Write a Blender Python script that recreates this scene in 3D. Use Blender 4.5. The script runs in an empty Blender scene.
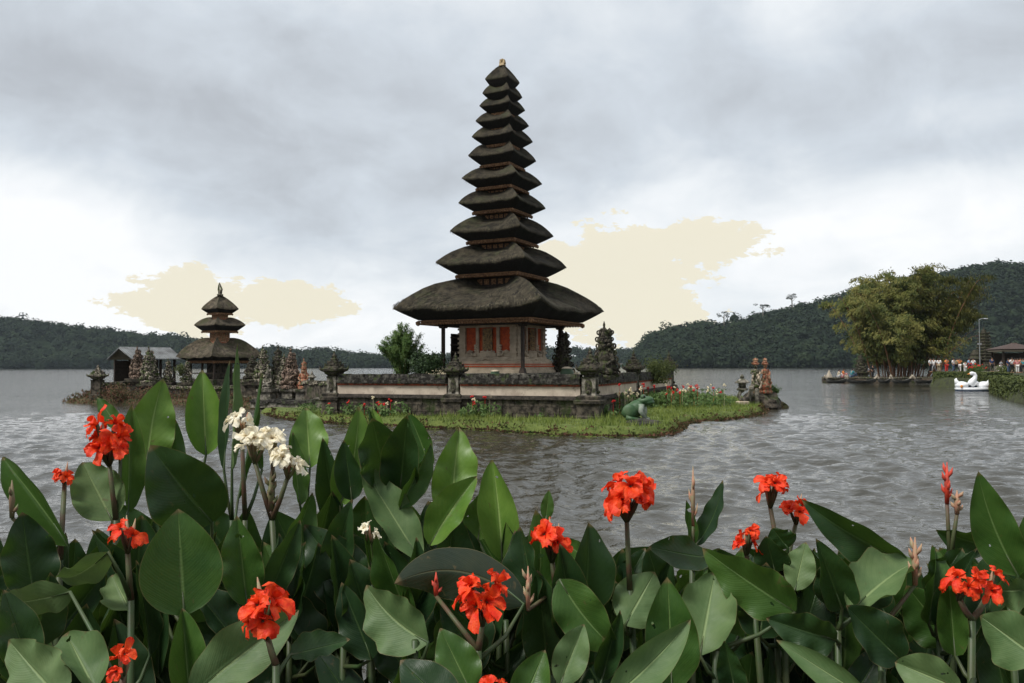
import bpy, math, random
import numpy as np
from mathutils import Vector, Matrix, noise
R = math.radians
S = bpy.context.scene
# ------------------------------------------------------------------ camera
CAMZ = 2.65
F = 796.0
PITCH = math.atan(24.5 / F)
ROLL = math.radians(0.14)
cam = bpy.data.objects.new('camera', bpy.data.cameras.new('camera'))
S.collection.objects.link(cam)
cam.location = (0, 0, CAMZ)
CAMROT = Matrix.Rotation(PITCH, 3, 'X') @ Matrix.Rotation(ROLL, 3, 'Y')
cam.rotation_euler = (CAMROT @ Matrix.Rotation(R(90), 3, 'X')).to_euler()
cam.data.sensor_width = 36
cam.data.lens = 36 * F / 1024
cam.data.clip_start = 0.05
cam.data.clip_end = 6000
S.camera = cam
S.render.resolution_x = 1024
S.render.resolution_y = 683
# ------------------------------------------------------------------ light
SUN_EL, SUN_AZ = R(48), R(35)
S.view_settings.view_transform = 'Standard'
S.view_settings.look = 'None'
S.view_settings.exposure = 0.12
S.view_settings.gamma = 1
S.view_settings.use_curve_mapping = False
sun = bpy.data.objects.new('sun', bpy.data.lights.new('sun', 'SUN'))
S.collection.objects.link(sun)
sun.data.energy = 3.3
sun.data.angle = R(16)
sun.data.color = (1.0, 0.97, 0.92)
sd = Vector((-0.50, -0.32, 0.85)).normalized()      # towards the sun
SUN_EL = math.asin(sd.z); SUN_AZ = math.atan2(sd.x, sd.y)
sun.rotation_euler = sd.to_track_quat('Z', 'Y').to_euler()

class NT:
    """tiny node helper"""
    def __init__(s, tree):
        s.t = tree; s.n = tree.nodes; s.l = tree.links
    def new(s, kind, **kw):
        n = s.n.new(kind)
        for k, v in kw.items():
            if k == 'inp':
                for a, b in v.items(): s.set(n, a, b)
            else: setattr(n, k, v)
        return n
    def set(s, n, a, b):
        sock = n.inputs[a]
        if isinstance(b, bpy.types.NodeSocket): s.l.new(b, sock)
        else:
            if isinstance(b, tuple) and len(b) == 3 and sock.type == 'RGBA': b = (*b, 1)
            sock.default_value = b
    def math(s, op, a, b=None, c=None, clamp=False):
        n = s.n.new('ShaderNodeMath'); n.operation = op; n.use_clamp = clamp
        for i, v in enumerate((a, b, c)):
            if v is not None: s.set(n, i, v)
        return n.outputs[0]
    def mix(s, f, a, b, mode='MIX'):
        n = s.n.new('ShaderNodeMix'); n.data_type = 'RGBA'; n.blend_type = mode
        s.set(n, 0, f); s.set(n, 6, a); s.set(n, 7, b)
        return n.outputs[2]
    def noise(s, vec, scale, detail=4, rough=0.55, dist=0.0, out=0):
        n = s.n.new('ShaderNodeTexNoise')
        if vec is not None: s.l.new(vec, n.inputs['Vector'])
        n.inputs['Scale'].default_value = scale; n.inputs['Detail'].default_value = detail
        n.inputs['Roughness'].default_value = rough; n.inputs['Distortion'].default_value = dist
        return n.outputs[out]
    def ramp(s, f, stops, interp='LINEAR'):
        n = s.n.new('ShaderNodeValToRGB'); cr = n.color_ramp; cr.interpolation = interp
        while len(cr.elements) < len(stops): cr.elements.new(0.5)
        for e, (p, c) in zip(cr.elements, stops):
            e.position = p; e.color = (c, c, c, 1) if isinstance(c, (int, float)) else (*c, 1)
        s.l.new(f, n.inputs[0]); return n.outputs[0]
    def smooth(s, v, a, b):
        n = s.n.new('ShaderNodeMapRange'); n.interpolation_type = 'SMOOTHSTEP'
        s.set(n, 0, v); n.inputs[1].default_value = a; n.inputs[2].default_value = b
        return n.outputs[0]

def px_ang(px, py):
    """direction (azimuth, elevation) of a point of the view"""
    d = Vector(((px - 512) / F, 1, (341.5 - py) / F))
    d.rotate(CAMROT)
    return math.atan2(d.x, d.y), math.atan2(d.z, math.hypot(d.x, d.y))
def P(px, py, Y):
    """world point seen at px,py whose distance along +Y is Y"""
    d = Vector(((px - 512) / F, 1, (341.5 - py) / F))
    d.rotate(CAMROT)
    return Vector((0, 0, CAMZ)) + d * (Y / d.y)
def ZAT(py, Y): return P(512, py, Y).z
def XAT(px, Y): return P(px, 367, Y).x
def YW(py, z=0.0):
    """distance of a point of height z seen at row py"""
    a, e = px_ang(512, py)
    return (z - CAMZ) / math.tan(e)

world = bpy.data.worlds.new('World'); S.world = world; world.use_nodes = True
w = NT(world.node_tree); w.n.clear()
sky = w.new('ShaderNodeTexSky', sky_type='NISHITA', sun_disc=False, sun_elevation=SUN_EL, sun_rotation=SUN_AZ)
bg1 = w.new('ShaderNodeBackground', inp={'Color': sky.outputs[0], 'Strength': 0.1})
tc = w.new('ShaderNodeTexCoord')
sep = w.new('ShaderNodeSeparateXYZ', inp={0: tc.outputs['Generated']})
sx, sy, sz = sep.outputs
az = w.math('ARCTAN2', sx, sy)
el = w.math('ARCSINE', sz)
zz = w.math('ADD', w.math('MAXIMUM', sz, 0.0), 0.42)
cv = w.new('ShaderNodeCombineXYZ', inp={0: w.math('DIVIDE', sx, zz), 1: w.math('DIVIDE', sy, zz), 2: 0.3}).outputs[0]
n1 = w.noise(cv, 1.9, 6, 0.52, 0.45)
n2 = w.noise(cv, 5.2, 7, 0.56, 0.6)
n3 = w.noise(tc.outputs['Generated'], 9.0, 6, 0.6, 0.4)
def blob(px, py, rx, ry, amt, inner=0.0):
    a, e = px_ang(px, py)
    dx = w.math('DIVIDE', w.math('SUBTRACT', az, a), rx / F)
    dy = w.math('DIVIDE', w.math('SUBTRACT', el, e), ry / F)
    d2 = w.math('ADD', w.math('MULTIPLY', dx, dx), w.math('MULTIPLY', dy, dy))
    g = w.math('EXPONENT', w.math('MULTIPLY', d2, -1.0))
    return w.math('MULTIPLY', g, amt)
tone = w.math('MULTIPLY_ADD', w.math('SUBTRACT', n1, 0.5), 0.70, 0.685)
tone = w.math('MULTIPLY_ADD', w.math('SUBTRACT', n2, 0.5), 0.40, tone)
tone = w.math('MULTIPLY_ADD', w.math('SUBTRACT', n3, 0.5), 0.20, tone)
for b in BLOBS if 'BLOBS' in globals() else [
        (40, 240, 130, 80, 0.34), (240, 330, 230, 60, 0.24), (130, 110, 280, 55, -0.30), (760, 235, 170, 55, 0.20), (930, 150, 130, 22, -0.14), (250, 190, 120, 50, -0.18),
        (980, 215, 110, 45, 0.20), (800, 95, 230, 45, -0.16), (180, 25, 300, 45, -0.10), (400, 200, 110, 80, -0.03),
        (520, 40, 160, 60, 0.05), (620, 330, 260, 45, 0.16), (1000, 40, 160, 50, -0.10), (230, 210, 80, 60, -0.08)]:
    tone = w.math('ADD', tone, blob(*b))
ccol = w.ramp(tone, [(0.0, (0.30, 0.31, 0.33)), (0.4, (0.445, 0.475, 0.515)), (0.6, (0.585, 0.635, 0.69)),
                     (0.8, (0.77, 0.805, 0.835)), (1.0, (0.92, 0.93, 0.94))])
# ragged cream tint patches laid over the cloud colour
def patch(px, py, rx, ry):
    a, e = px_ang(px, py)
    dx = w.math('DIVIDE', w.math('SUBTRACT', az, a), rx / F)
    dy = w.math('DIVIDE', w.math('SUBTRACT', el, e), ry / F)
    d2 = w.math('SQRT', w.math('ADD', w.math('MULTIPLY', dx, dx), w.math('MULTIPLY', dy, dy)))
    return w.math('SUBTRACT', 1.0, d2)
pn = w.noise(w.new('ShaderNodeCombineXYZ', inp={0: w.math('MULTIPLY', az, 1.0), 1: w.math('MULTIPLY', el, 2.2), 2: 0.0}).outputs[0], 22, 8, 0.7)
pm = None
for a in ((192, 302, 66, 32), (285, 303, 62, 24), (620, 285, 80, 64), (695, 243, 72, 24), (560, 262, 42, 26), (650, 318, 70, 26)):
    q = patch(*a)
    pm = q if pm is None else w.math('MAXIMUM', pm, q)
pm = w.math('ADD', pm, w.math('MULTIPLY', w.math('SUBTRACT', pn, 0.5), 2.2))
pm = w.smooth(pm, 0.02, 0.10)
ccol = w.mix(w.math('MULTIPLY', pm, 0.95), ccol, (0.80, 0.745, 0.585))
rear = w.math('MULTIPLY', w.smooth(w.math('MULTIPLY', sy, -1.0), -0.05, 0.55), w.smooth(sz, 0.75, 0.15))  # unseen sky behind the camera, dimmed to cut frontal light on the leaves
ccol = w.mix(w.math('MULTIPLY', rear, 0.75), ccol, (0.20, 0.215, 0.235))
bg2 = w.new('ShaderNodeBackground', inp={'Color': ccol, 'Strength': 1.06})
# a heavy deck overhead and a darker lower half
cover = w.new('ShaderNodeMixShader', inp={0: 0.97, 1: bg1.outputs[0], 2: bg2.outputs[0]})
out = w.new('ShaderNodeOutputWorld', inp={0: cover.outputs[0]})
world.cycles.sampling_method = 'MANUAL'; world.cycles.sample_map_resolution = 512

# ------------------------------------------------------------------ helpers
def link(o, parent=None):
    S.collection.objects.link(o)
    if parent is not None: o.parent = parent
    return o
def tag(o, label=None, cat=None, group=None, kind=None):
    if label: o['label'] = label
    if cat: o['category'] = cat
    if group: o['group'] = group
    if kind: o['kind'] = kind
    return o
def thing(name, label, cat, loc, rz=0, group=None):
    o = bpy.data.objects.new(name, None); S.collection.objects.link(o)
    o.empty_display_size = 0.2
    o.location = loc; o.rotation_euler = (0, 0, rz)
    return tag(o, label, cat, group)
def copy_tree(o, parent=None):
    c = o.copy(); S.collection.objects.link(c)
    if parent is not None: c.parent = parent
    for ch in list(o.children): copy_tree(ch, c)
    return c

class MB:
    def __init__(s):
        s.v = []; s.f = []; s.uv = None; s.mi = []
    def add(s, vs, fs, mi=0):
        b = len(s.v); s.v.extend([tuple(q) for q in vs])
        s.f.extend([tuple(b + i for i in q) for q in fs]); s.mi.extend([mi] * len(fs)); return s
    def box(s, c, d, rz=0, taper=1.0, mi=0, M=None):
        x, y, z = d[0] / 2, d[1] / 2, d[2] / 2
        vs = []
        for k, t in ((-z, 1.0), (z, taper)):
            for (a, b) in ((-x, -y), (x, -y), (x, y), (-x, y)):
                p = Vector((a * t, b * t, k))
                if rz: p.rotate(Matrix.Rotation(rz, 3, 'Z'))
                if M is not None: p = M @ p
                vs.append(p + Vector(c))
        return s.add(vs, [(0, 3, 2, 1), (4, 5, 6, 7), (0, 1, 5, 4), (1, 2, 6, 5), (2, 3, 7, 6), (3, 0, 4, 7)], mi)
    def sq(s, prof, c=(0, 0, 0), rz=0, mi=0, n=4, corner=0.0, ph=None):
        """stack of n-gon rings: prof = [(half width, z)...]"""
        vs = []; fs = []
        ph = math.pi / 4 if ph is None else ph
        k = 1 / math.cos(math.pi / n) if n == 4 else 1
        for (r, z) in prof:
            for i in range(n):
                a = ph + rz + i * 2 * math.pi / n
                vs.append((c[0] + r * k * math.cos(a), c[1] + r * k * math.sin(a), c[2] + z))
        for j in range(len(prof) - 1):
            for i in range(n):
                a, b = j * n + i, j * n + (i + 1) % n
                fs.append((a, b, b + n, a + n))
        fs.append(tuple(reversed(range(n)))); m = (len(prof) - 1) * n
        fs.append(tuple(range(m, m + n)))
        return s.add(vs, fs, mi)
    def lathe(s, prof, c=(0, 0, 0), n=12, mi=0): return s.sq(prof, c, 0, mi, n, ph=0)
    def tube(s, pts, rad, n=6, mi=0, cap=True):
        pts = [Vector(p) for p in pts]; m = len(pts)
        if not hasattr(rad, '__len__'): rad = [rad] * m
        vs = []; fs = []
        up = None
        for i, p in enumerate(pts):
            t = (pts[min(i + 1, m - 1)] - pts[max(i - 1, 0)])
            if t.length < 1e-9: t = Vector((0, 0, 1))
            t.normalize()
            if up is None: up = Vector((1, 0, 0)) if abs(t.x) < 0.8 else Vector((0, 1, 0))
            a = t.cross(up).normalized(); b = a.cross(t).normalized(); up = b
            for k in range(n):
                g = 2 * math.pi * k / n
                vs.append(p + (a * math.cos(g) + b * math.sin(g)) * rad[i])
        for i in range(m - 1):
            for k in range(n):
                a, b = i * n + k, i * n + (k + 1) % n
                fs.append((a, b, b + n, a + n))
        if cap:
            fs.append(tuple(reversed(range(n)))); fs.append(tuple(range((m - 1) * n, m * n)))
        return s.add(vs, fs, mi)
    def ball(s, c, r, mi=0, sub=1, rot=None):
        V, Fc = ICO[sub]
        if not hasattr(r, '__len__'): r = (r, r, r)
        vs = []
        for p in V:
            q = Vector((p[0] * r[0], p[1] * r[1], p[2] * r[2]))
            if rot is not None: q.rotate(rot)
            vs.append(q + Vector(c))
        return s.add(vs, Fc, mi)
    def build(s, name, mats, parent=None, smooth=False, bevel=0):
        me = bpy.data.meshes.new(name)
        me.from_pydata(s.v, [], s.f)
        if not isinstance(mats, (list, tuple)): mats = [mats]
        for m in mats: me.materials.append(m)
        if len(mats) > 1: me.polygons.foreach_set('material_index', s.mi)
        if smooth: me.polygons.foreach_set('use_smooth', [True] * len(me.polygons))
        me.update()
        o = bpy.data.objects.new(name, me); link(o, parent)
        if bevel:
            b = o.modifiers.new('bevel', 'BEVEL'); b.width = bevel; b.segments = 1; b.limit_method = 'ANGLE'
        return o
def _ico():
    import bmesh
    r = {}
    for k in (1, 2, 3):
        bm = bmesh.new(); bmesh.ops.create_icosphere(bm, subdivisions=k, radius=1)
        bm.verts.ensure_lookup_table()
        r[k] = ([tuple(v.co) for v in bm.verts], [tuple(v.index for v in f.verts) for f in bm.faces]); bm.free()
    return r
ICO = _ico()
def np_mesh(name, V, Fq, mats, parent=None, smooth=False, uv=None, k=None):
    """V (n,3), Fq (m,k) arrays"""
    me = bpy.data.meshes.new(name)
    V = np.asarray(V, dtype=np.float32); Fq = np.asarray(Fq, dtype=np.int32)
    m, k = Fq.shape
    me.vertices.add(len(V)); me.vertices.foreach_set('co', V.ravel())
    me.loops.add(m * k); me.loops.foreach_set('vertex_index', Fq.ravel())
    me.polygons.add(m); me.polygons.foreach_set('loop_start', np.arange(0, m * k, k, dtype=np.int32))
    me.polygons.foreach_set('loop_total', np.full(m, k, dtype=np.int32))
    if smooth: me.polygons.foreach_set('use_smooth', np.ones(m, dtype=bool))
    if uv is not None:
        l = me.uv_layers.new(name='UVMap'); l.data.foreach_set('uv', np.asarray(uv, dtype=np.float32)[Fq.ravel()].ravel())
    if not isinstance(mats, (list, tuple)): mats = [mats]
    for q in mats: me.materials.append(q)
    me.update(calc_edges=True); me.validate()
    o = bpy.data.objects.new(name, me); return link(o, parent)
def leaf_quads(C, N, L, W, rng, droop=0.0, updir=None):
    """one kite-shaped leaf per centre; returns V,F"""
    C = np.asarray(C, float); n = len(C)
    N = np.asarray(N, float) + rng.normal(0, 0.45, (n, 3)); N /= np.linalg.norm(N, axis=1)[:, None] + 1e-9
    if updir is None: T = rng.normal(0, 1, (n, 3))
    else: T = np.asarray(updir, float) + rng.normal(0, 0.35, (n, 3))
    T -= (T * N).sum(1)[:, None] * N; T /= np.linalg.norm(T, axis=1)[:, None] + 1e-9
    B = np.cross(N, T)
    L = (np.asarray(L) * rng.uniform(0.6, 1.3, n))[:, None]; W = (np.asarray(W) * rng.uniform(0.6, 1.3, n))[:, None]
    V = np.stack([C - T * L * .5, C + B * W * .5 - T * L * .05 + N * W * .1, C + T * L * .5 - N * L * droop, C - B * W * .5 - T * L * .05 + N * W * .1], 1).reshape(-1, 3)
    return V, np.arange(4 * n).reshape(-1, 4)
def cat_mesh(parts):
    Vs = []; Fs = []; b = 0
    for V, Fq in parts:
        Vs.append(V); Fs.append(np.asarray(Fq) + b); b += len(V)
    return np.concatenate(Vs), np.concatenate(Fs)

# ------------------------------------------------------------------ materials
def mat(name, color, rough=0.8, var=None, scale=3.0, bump=0.0, bscale=20.0, spec=0.3, cuts=(0.4, 0.62), coord='Object',
        third=None, tscale=1.2, tcuts=(0.5, 0.62), stretch=None, metal=0.0, trans=0.0, rnd=0.0, detail=6):
    m = bpy.data.materials.new(name); m.use_nodes = True
    t = NT(m.node_tree); b = t.n['Principled BSDF']
    c = t.new('ShaderNodeTexCoord').outputs[coord]
    if stretch:
        mp = t.new('ShaderNodeMapping', inp={0: c}); mp.inputs['Scale'].default_value = stretch; c = mp.outputs[0]
    col = None
    if var is not None:
        f = t.ramp(t.noise(c, scale, detail, 0.62), [(cuts[0], 0.0), (cuts[1], 1.0)])
        col = t.mix(f, (*color, 1), (*var, 1))
    if third is not None:
        f = t.ramp(t.noise(c, tscale, detail, 0.65, 0.3), [(tcuts[0], 0.0), (tcuts[1], 1.0)])
        col = t.mix(f, col, (*third, 1))
    if rnd:
        oi = t.new('ShaderNodeObjectInfo')
        hs = t.new('ShaderNodeHueSaturation', inp={'Color': col if col is not None else (*color, 1)})
        t.set(hs, 'Value', t.math('MULTIPLY_ADD', oi.outputs['Random'], rnd, 1 - rnd / 2)); col = hs.outputs[0]
    if col is not None: t.l.new(col, b.inputs['Base Color'])
    else: b.inputs['Base Color'].default_value = (*color, 1)
    b.inputs['Roughness'].default_value = rough
    b.inputs['Specular IOR Level'].default_value = spec
    b.inputs['Metallic'].default_value = metal
    if bump:
        bn = t.new('ShaderNodeBump', inp={'Height': t.noise(c, bscale, 5, 0.65), 'Distance': bump, 'Strength': 1.0})
        t.l.new(bn.outputs[0], b.inputs['Normal'])
    if trans:
        tr = t.new('ShaderNodeBsdfTranslucent')
        if col is not None: t.l.new(col, tr.inputs[0])
        else: tr.inputs[0].default_value = (*color, 1)
        mx = t.new('ShaderNodeMixShader', inp={0: trans, 1: b.outputs[0], 2: tr.outputs[0]})
        t.l.new(mx.outputs[0], t.n['Material Output'].inputs[0])
    return m
M = {}
M['stone_dark'] = mat('mossy dark stone', (0.020, 0.017, 0.013), 0.95, (0.12, 0.10, 0.075), 3.5, 0.03, 14, third=(0.035, 0.05, 0.014), tscale=1.6, tcuts=(0.52, 0.66))
M['coping'] = mat('black weathered coping', (0.018, 0.016, 0.013), 0.95, (0.14, 0.13, 0.11), 5.0, 0.03, 18, third=(0.05, 0.07, 0.02), tscale=2.5, tcuts=(0.56, 0.68), cuts=(0.45, 0.72))
M['stone_mid'] = mat('weathered grey stone', (0.07, 0.064, 0.052), 0.9, (0.30, 0.27, 0.22), 4, 0.02, 20, third=(0.04, 0.045, 0.02), tscale=2.2)
M['stone_pale'] = mat('pale carved stone', (0.50, 0.41, 0.30), 0.9, (0.24, 0.195, 0.14), 2.2, 0.012, 26, cuts=(0.4, 0.75))
M['panel'] = mat('stained pale panel', (0.56, 0.47, 0.37), 0.85, (0.34, 0.27, 0.21), 1.6, 0.008, 12, cuts=(0.42, 0.7), third=(0.09, 0.07, 0.055), tscale=2.6, tcuts=(0.62, 0.74))
M['brick_red'] = mat('red brick', (0.52, 0.10, 0.030), 0.85, (0.33, 0.055, 0.025), 9, 0.01, 40)
M['brick_line'] = mat('weathered red brick course', (0.34, 0.075, 0.035), 0.9, (0.07, 0.04, 0.03), 6, 0.01, 40)
M['ledge'] = mat('dark brown stone', (0.030, 0.026, 0.022), 0.95, (0.09, 0.075, 0.06), 5, 0.03, 15)
M['thatch'] = mat('black palm fibre thatch', (0.011, 0.0095, 0.007), 0.95, (0.075, 0.062, 0.040), 3.0, 0.035, 22, cuts=(0.35, 0.7), detail=10,
                  third=(0.055, 0.06, 0.028), tscale=0.9, tcuts=(0.52, 0.72))
M['thatch_under'] = mat('cut thatch underside', (0.012, 0.011, 0.009), 1.0, (0.022, 0.02, 0.017), 12, 0.03, 30)
M['thatch_brown'] = mat('brown thatch', (0.040, 0.032, 0.022), 0.95, (0.13, 0.105, 0.072), 4, 0.03, 25, third=(0.06, 0.06, 0.03), tscale=1.5)
M['wood_trim'] = mat('carved ochre cornice', (0.36, 0.20, 0.10), 0.8, (0.07, 0.035, 0.02), 14, 0.02, 40)
M['carved_ochre'] = mat('carved ochre stone', (0.34, 0.22, 0.10), 0.8, (0.10, 0.08, 0.055), 9, 0.02, 30)
M['straw'] = mat('pale dry fibres', (0.10, 0.085, 0.055), 0.9, (0.035, 0.03, 0.02), 5)
M['wood_dark'] = mat('dark timber', (0.022, 0.016, 0.012), 0.7, (0.05, 0.035, 0.025), 8)
M['gold'] = mat('weathered gold', (0.42, 0.30, 0.12), 0.5, (0.20, 0.13, 0.06), 20)
M['carve_red'] = mat('painted carved statue', (0.30, 0.055, 0.025), 0.8, (0.36, 0.27, 0.17), 9, 0.02, 22, third=(0.10, 0.11, 0.06), tscale=5)
M['carve_multi'] = mat('carved stone in flower', (0.36, 0.31, 0.24), 0.9, (0.026, 0.022, 0.016), 10, 0.03, 22, third=(0.06, 0.085, 0.02), tscale=4.5, cuts=(0.42, 0.52), tcuts=(0.5, 0.6))
M['carve_pink'] = mat('lichen pink carved stone', (0.36, 0.25, 0.19), 0.9, (0.030, 0.022, 0.016), 12, 0.03, 22, third=(0.07, 0.05, 0.03), tscale=4.5, cuts=(0.42, 0.52), tcuts=(0.5, 0.6))
M['carve_dark'] = mat('dark carved stone', (0.013, 0.011, 0.009), 0.95, (0.095, 0.082, 0.060), 9, 0.03, 22, third=(0.05, 0.06, 0.02), tscale=4)
M['tin'] = mat('grey metal sheet roof', (0.26, 0.27, 0.27), 0.55, (0.12, 0.12, 0.12), 1.2, metal=0.2)
M['soil'] = mat('dark soil', (0.035, 0.026, 0.018), 1.0, (0.06, 0.045, 0.03), 6, 0.03, 20)
M['grass_soil'] = mat('grassy ground', (0.075, 0.105, 0.022), 0.95, (0.12, 0.15, 0.035), 2.5, 0.03, 30, third=(0.10, 0.075, 0.04), tscale=3.5, tcuts=(0.62, 0.7))
M['grass'] = mat('grass blades', (0.15, 0.21, 0.040), 0.7, (0.26, 0.30, 0.07), 1.3, third=(0.07, 0.11, 0.02), tscale=3.0, trans=0.25)
M['bank'] = mat('bank mat of roots', (0.05, 0.055, 0.02), 0.95, (0.11, 0.06, 0.035), 5, 0.04, 20, cuts=(0.45, 0.6))
M['bank_dark'] = mat('dark shore earth', (0.025, 0.026, 0.016), 0.95, (0.05, 0.06, 0.02), 3, 0.03, 20)
M['creeper'] = mat('reddish creeper', (0.05, 0.075, 0.022), 0.8, (0.20, 0.085, 0.06), 3.5, trans=0.15)
M['forest_l'] = mat('far forest', (0.009, 0.018, 0.011), 0.95, (0.030, 0.044, 0.021), 0.06, third=(0.016, 0.026, 0.016), tscale=0.02, spec=0.1)
M['forest_in'] = mat('forest inner', (0.014, 0.022, 0.012), 1.0, (0.022, 0.032, 0.018), 0.1, spec=0.0)
M['bamboo_leaf'] = mat('bamboo leaves', (0.105, 0.12, 0.025), 0.7, (0.23, 0.205, 0.060), 0.5, third=(0.065, 0.085, 0.022), tscale=0.35, tcuts=(0.45, 0.6), trans=0.2, spec=0.2)
M['culm'] = mat('reddish bamboo culm', (0.22, 0.085, 0.045), 0.6, (0.16, 0.11, 0.05), 3)
M['shrub_leaf'] = mat('fine green leaves', (0.055, 0.115, 0.022), 0.7, (0.10, 0.16, 0.035), 2.2, trans=0.2)
M['dark_leaf'] = mat('dark green leaves', (0.020, 0.045, 0.014), 0.6, (0.04, 0.075, 0.02), 3, trans=0.1)
M['hedge_leaf'] = mat('hedge leaves', (0.055, 0.075, 0.018), 0.7, (0.10, 0.12, 0.03), 1.5, trans=0.1)
M['flower_leaf'] = mat('flowerbed leaves', (0.06, 0.12, 0.025), 0.6, (0.11, 0.17, 0.045), 3, trans=0.2)
M['red_flower'] = mat('small red petals', (0.55, 0.015, 0.012), 0.6)
M['cream_flower'] = mat('small cream petals', (0.75, 0.64, 0.42), 0.6)
M['frog'] = mat('painted green statue', (0.030, 0.080, 0.028), 0.55, (0.10, 0.15, 0.075), 2.0, 0.004, 20, cuts=(0.4, 0.7), spec=0.4)
M['frog_belly'] = mat('pale painted belly', (0.17, 0.22, 0.16), 0.6, (0.30, 0.32, 0.27), 5)
M['rock'] = mat('black rock', (0.02, 0.02, 0.018), 0.9, (0.06, 0.055, 0.045), 3, 0.05, 8)
M['white'] = mat('white fibreglass', (0.78, 0.79, 0.80), 0.35, spec=0.5)
M['orange'] = mat('orange paint', (0.75, 0.28, 0.05), 0.5)
M['blue'] = mat('dark blue paint', (0.02, 0.04, 0.08), 0.4)
M['hull'] = mat('weathered boat hull', (0.09, 0.085, 0.075), 0.7, (0.03, 0.035, 0.035), 3)
M['hull_pale'] = mat('pale boat trim', (0.34, 0.29, 0.22), 0.6)
M['skin'] = mat('skin', (0.33, 0.18, 0.11), 0.6)
M['hair'] = mat('black hair', (0.012, 0.010, 0.009), 0.5)
M['metal'] = mat('grey metal', (0.35, 0.36, 0.36), 0.4, metal=0.6)
M['paving'] = mat('pale paving', (0.30, 0.28, 0.25), 0.9, (0.2, 0.19, 0.17), 2)
M['tile'] = mat('dark roof tiles', (0.05, 0.035, 0.03), 0.8, (0.09, 0.06, 0.05), 6)
M['pot'] = mat('green glazed pot', (0.06, 0.10, 0.055), 0.4)

def water_mat():
    m = bpy.data.materials.new('lake water'); m.use_nodes = True
    t = NT(m.node_tree); b = t.n['Principled BSDF']
    c = t.new('ShaderNodeTexCoord').outputs['Object']
    b.inputs['Base Color'].default_value = (0.034, 0.031, 0.020, 1)
    b.inputs['Roughness'].default_value = 0.03
    b.inputs['IOR'].default_value = 1.7
    mp = t.new('ShaderNodeMapping', inp={0: c}); mp.inputs['Scale'].default_value = (0.7, 1.0, 1.0); mp.inputs['Rotation'].default_value = (0, 0, R(8))
    h = t.math('MULTIPLY_ADD', t.noise(mp.outputs[0], 1.3, 3, 0.6, 0.2), 1.3, t.noise(mp.outputs[0], 5.0, 4, 0.6, 0.3))
    bn = t.new('ShaderNodeBump', inp={'Height': h, 'Distance': 0.045, 'Strength': 1.0})
    t.l.new(bn.outputs[0], b.inputs['Normal'])
    return m
M['water'] = water_mat()
HAZE = True
# ================================================================== SETTING
rng = np.random.default_rng(7)
random.seed(5)
def make_lake():
    # polar sheet: fine rings near, coarse far, reaching past the hills
    r = [2.0]
    while r[-1] < 4200:
        r.append(r[-1] * 1.0 + max(0.04, r[-1] ** 2 / (F * CAMZ) * 0.32) if r[-1] < 420 else r[-1] * 1.12)
    r = np.array(r)
    a = np.concatenate([np.linspace(-math.pi, -0.68, 24)[:-1], np.linspace(-0.68, 0.68, 680), np.linspace(0.68, math.pi, 24)[1:-1]])
    RR, AA = np.meshgrid(r, a, indexing='ij')
    X = RR * np.sin(AA); Y = RR * np.cos(AA); Z = np.zeros_like(X)
    cell = np.maximum(np.gradient(r)[:, None], RR * (1.36 / 680))
    g = np.random.default_rng(3)
    lam = np.concatenate([g.uniform(0.28, 0.6, 26), g.uniform(0.6, 1.3, 34), g.uniform(1.4, 3.5, 8), g.uniform(6, 22, 6)])
    wind = R(262)
    for L in lam:
        th = wind + g.normal(0, 0.42 if L > 1.4 else 0.72)
        k = 2 * math.pi / L
        amp = (0.0050 if L < .6 else 0.0098) * L ** 0.95 if L < 1.4 else 0.0042 * L ** .25
        fade = np.clip((L / cell - 2.2) / 3.0, 0, 1)
        # irregular trains: slowly bending phase and gusty amplitude
        px, py = g.uniform(0, 50, 2)
        ph = k * (X * math.cos(th) + Y * math.sin(th)) + 0.9 * np.sin(X / (L * 5.1) + px + Y / (L * 8)) + 0.9 * np.sin(Y / (L * 4.3) + py - X / (L * 9))
        gust = 0.75 + 0.25 * np.sin(X * 0.11 + px) + 0.25 * np.sin(Y * 0.07 + X * 0.03 + py)
        w_ = np.sin(ph)
        Z += amp * fade * gust * (1.15 * (1 - 1.75 * np.abs(np.sin(ph / 2)) ** 1.2) + 0.35 * w_) 
    Z -= 0.0
    n, m = X.shape
    V = np.stack([X, Y, Z], -1).reshape(-1, 3)
    I = np.arange(n * m).reshape(n, m); J = np.roll(I, -1, 1)
    Fq = np.stack([I[:-1], I[1:], J[1:], J[:-1]], -1).reshape(-1, 4)
    o = np_mesh('water', V, Fq, M['water'], smooth=True)
    tag(o, 'choppy grey lake reflecting the cloudy sky around the temple islands', kind='structure')
make_lake()

def pin(px, py, z=0.0):
    Y = YW(py, z); Y = Y / 1.0
    a, e = px_ang(px, py); rr = (z - CAMZ) / math.tan(e)
    return (rr * math.sin(a), rr * math.cos(a))
def seg_dist(X, Y, poly):
    """signed distance to a polygon, inside positive"""
    d = np.full(X.shape, 1e9); ins = np.zeros(X.shape, bool)
    n = len(poly)
    for i in range(n):
        x0, y0 = poly[i]; x1, y1 = poly[(i + 1) % n]
        dx, dy = x1 - x0, y1 - y0
        t = np.clip(((X - x0) * dx + (Y - y0) * dy) / (dx * dx + dy * dy + 1e-12), 0, 1)
        d = np.minimum(d, np.hypot(X - x0 - t * dx, Y - y0 - t * dy))
        c = ((y0 > Y) != (y1 > Y)) & (X < (x1 - x0) * (Y - y0) / (y1 - y0 + 1e-12) + x0)
        ins ^= c
    return np.where(ins, d, -d)
def nz(x, y, s): return noise.noise(Vector((x * s, y * s, 3.1)))
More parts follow.
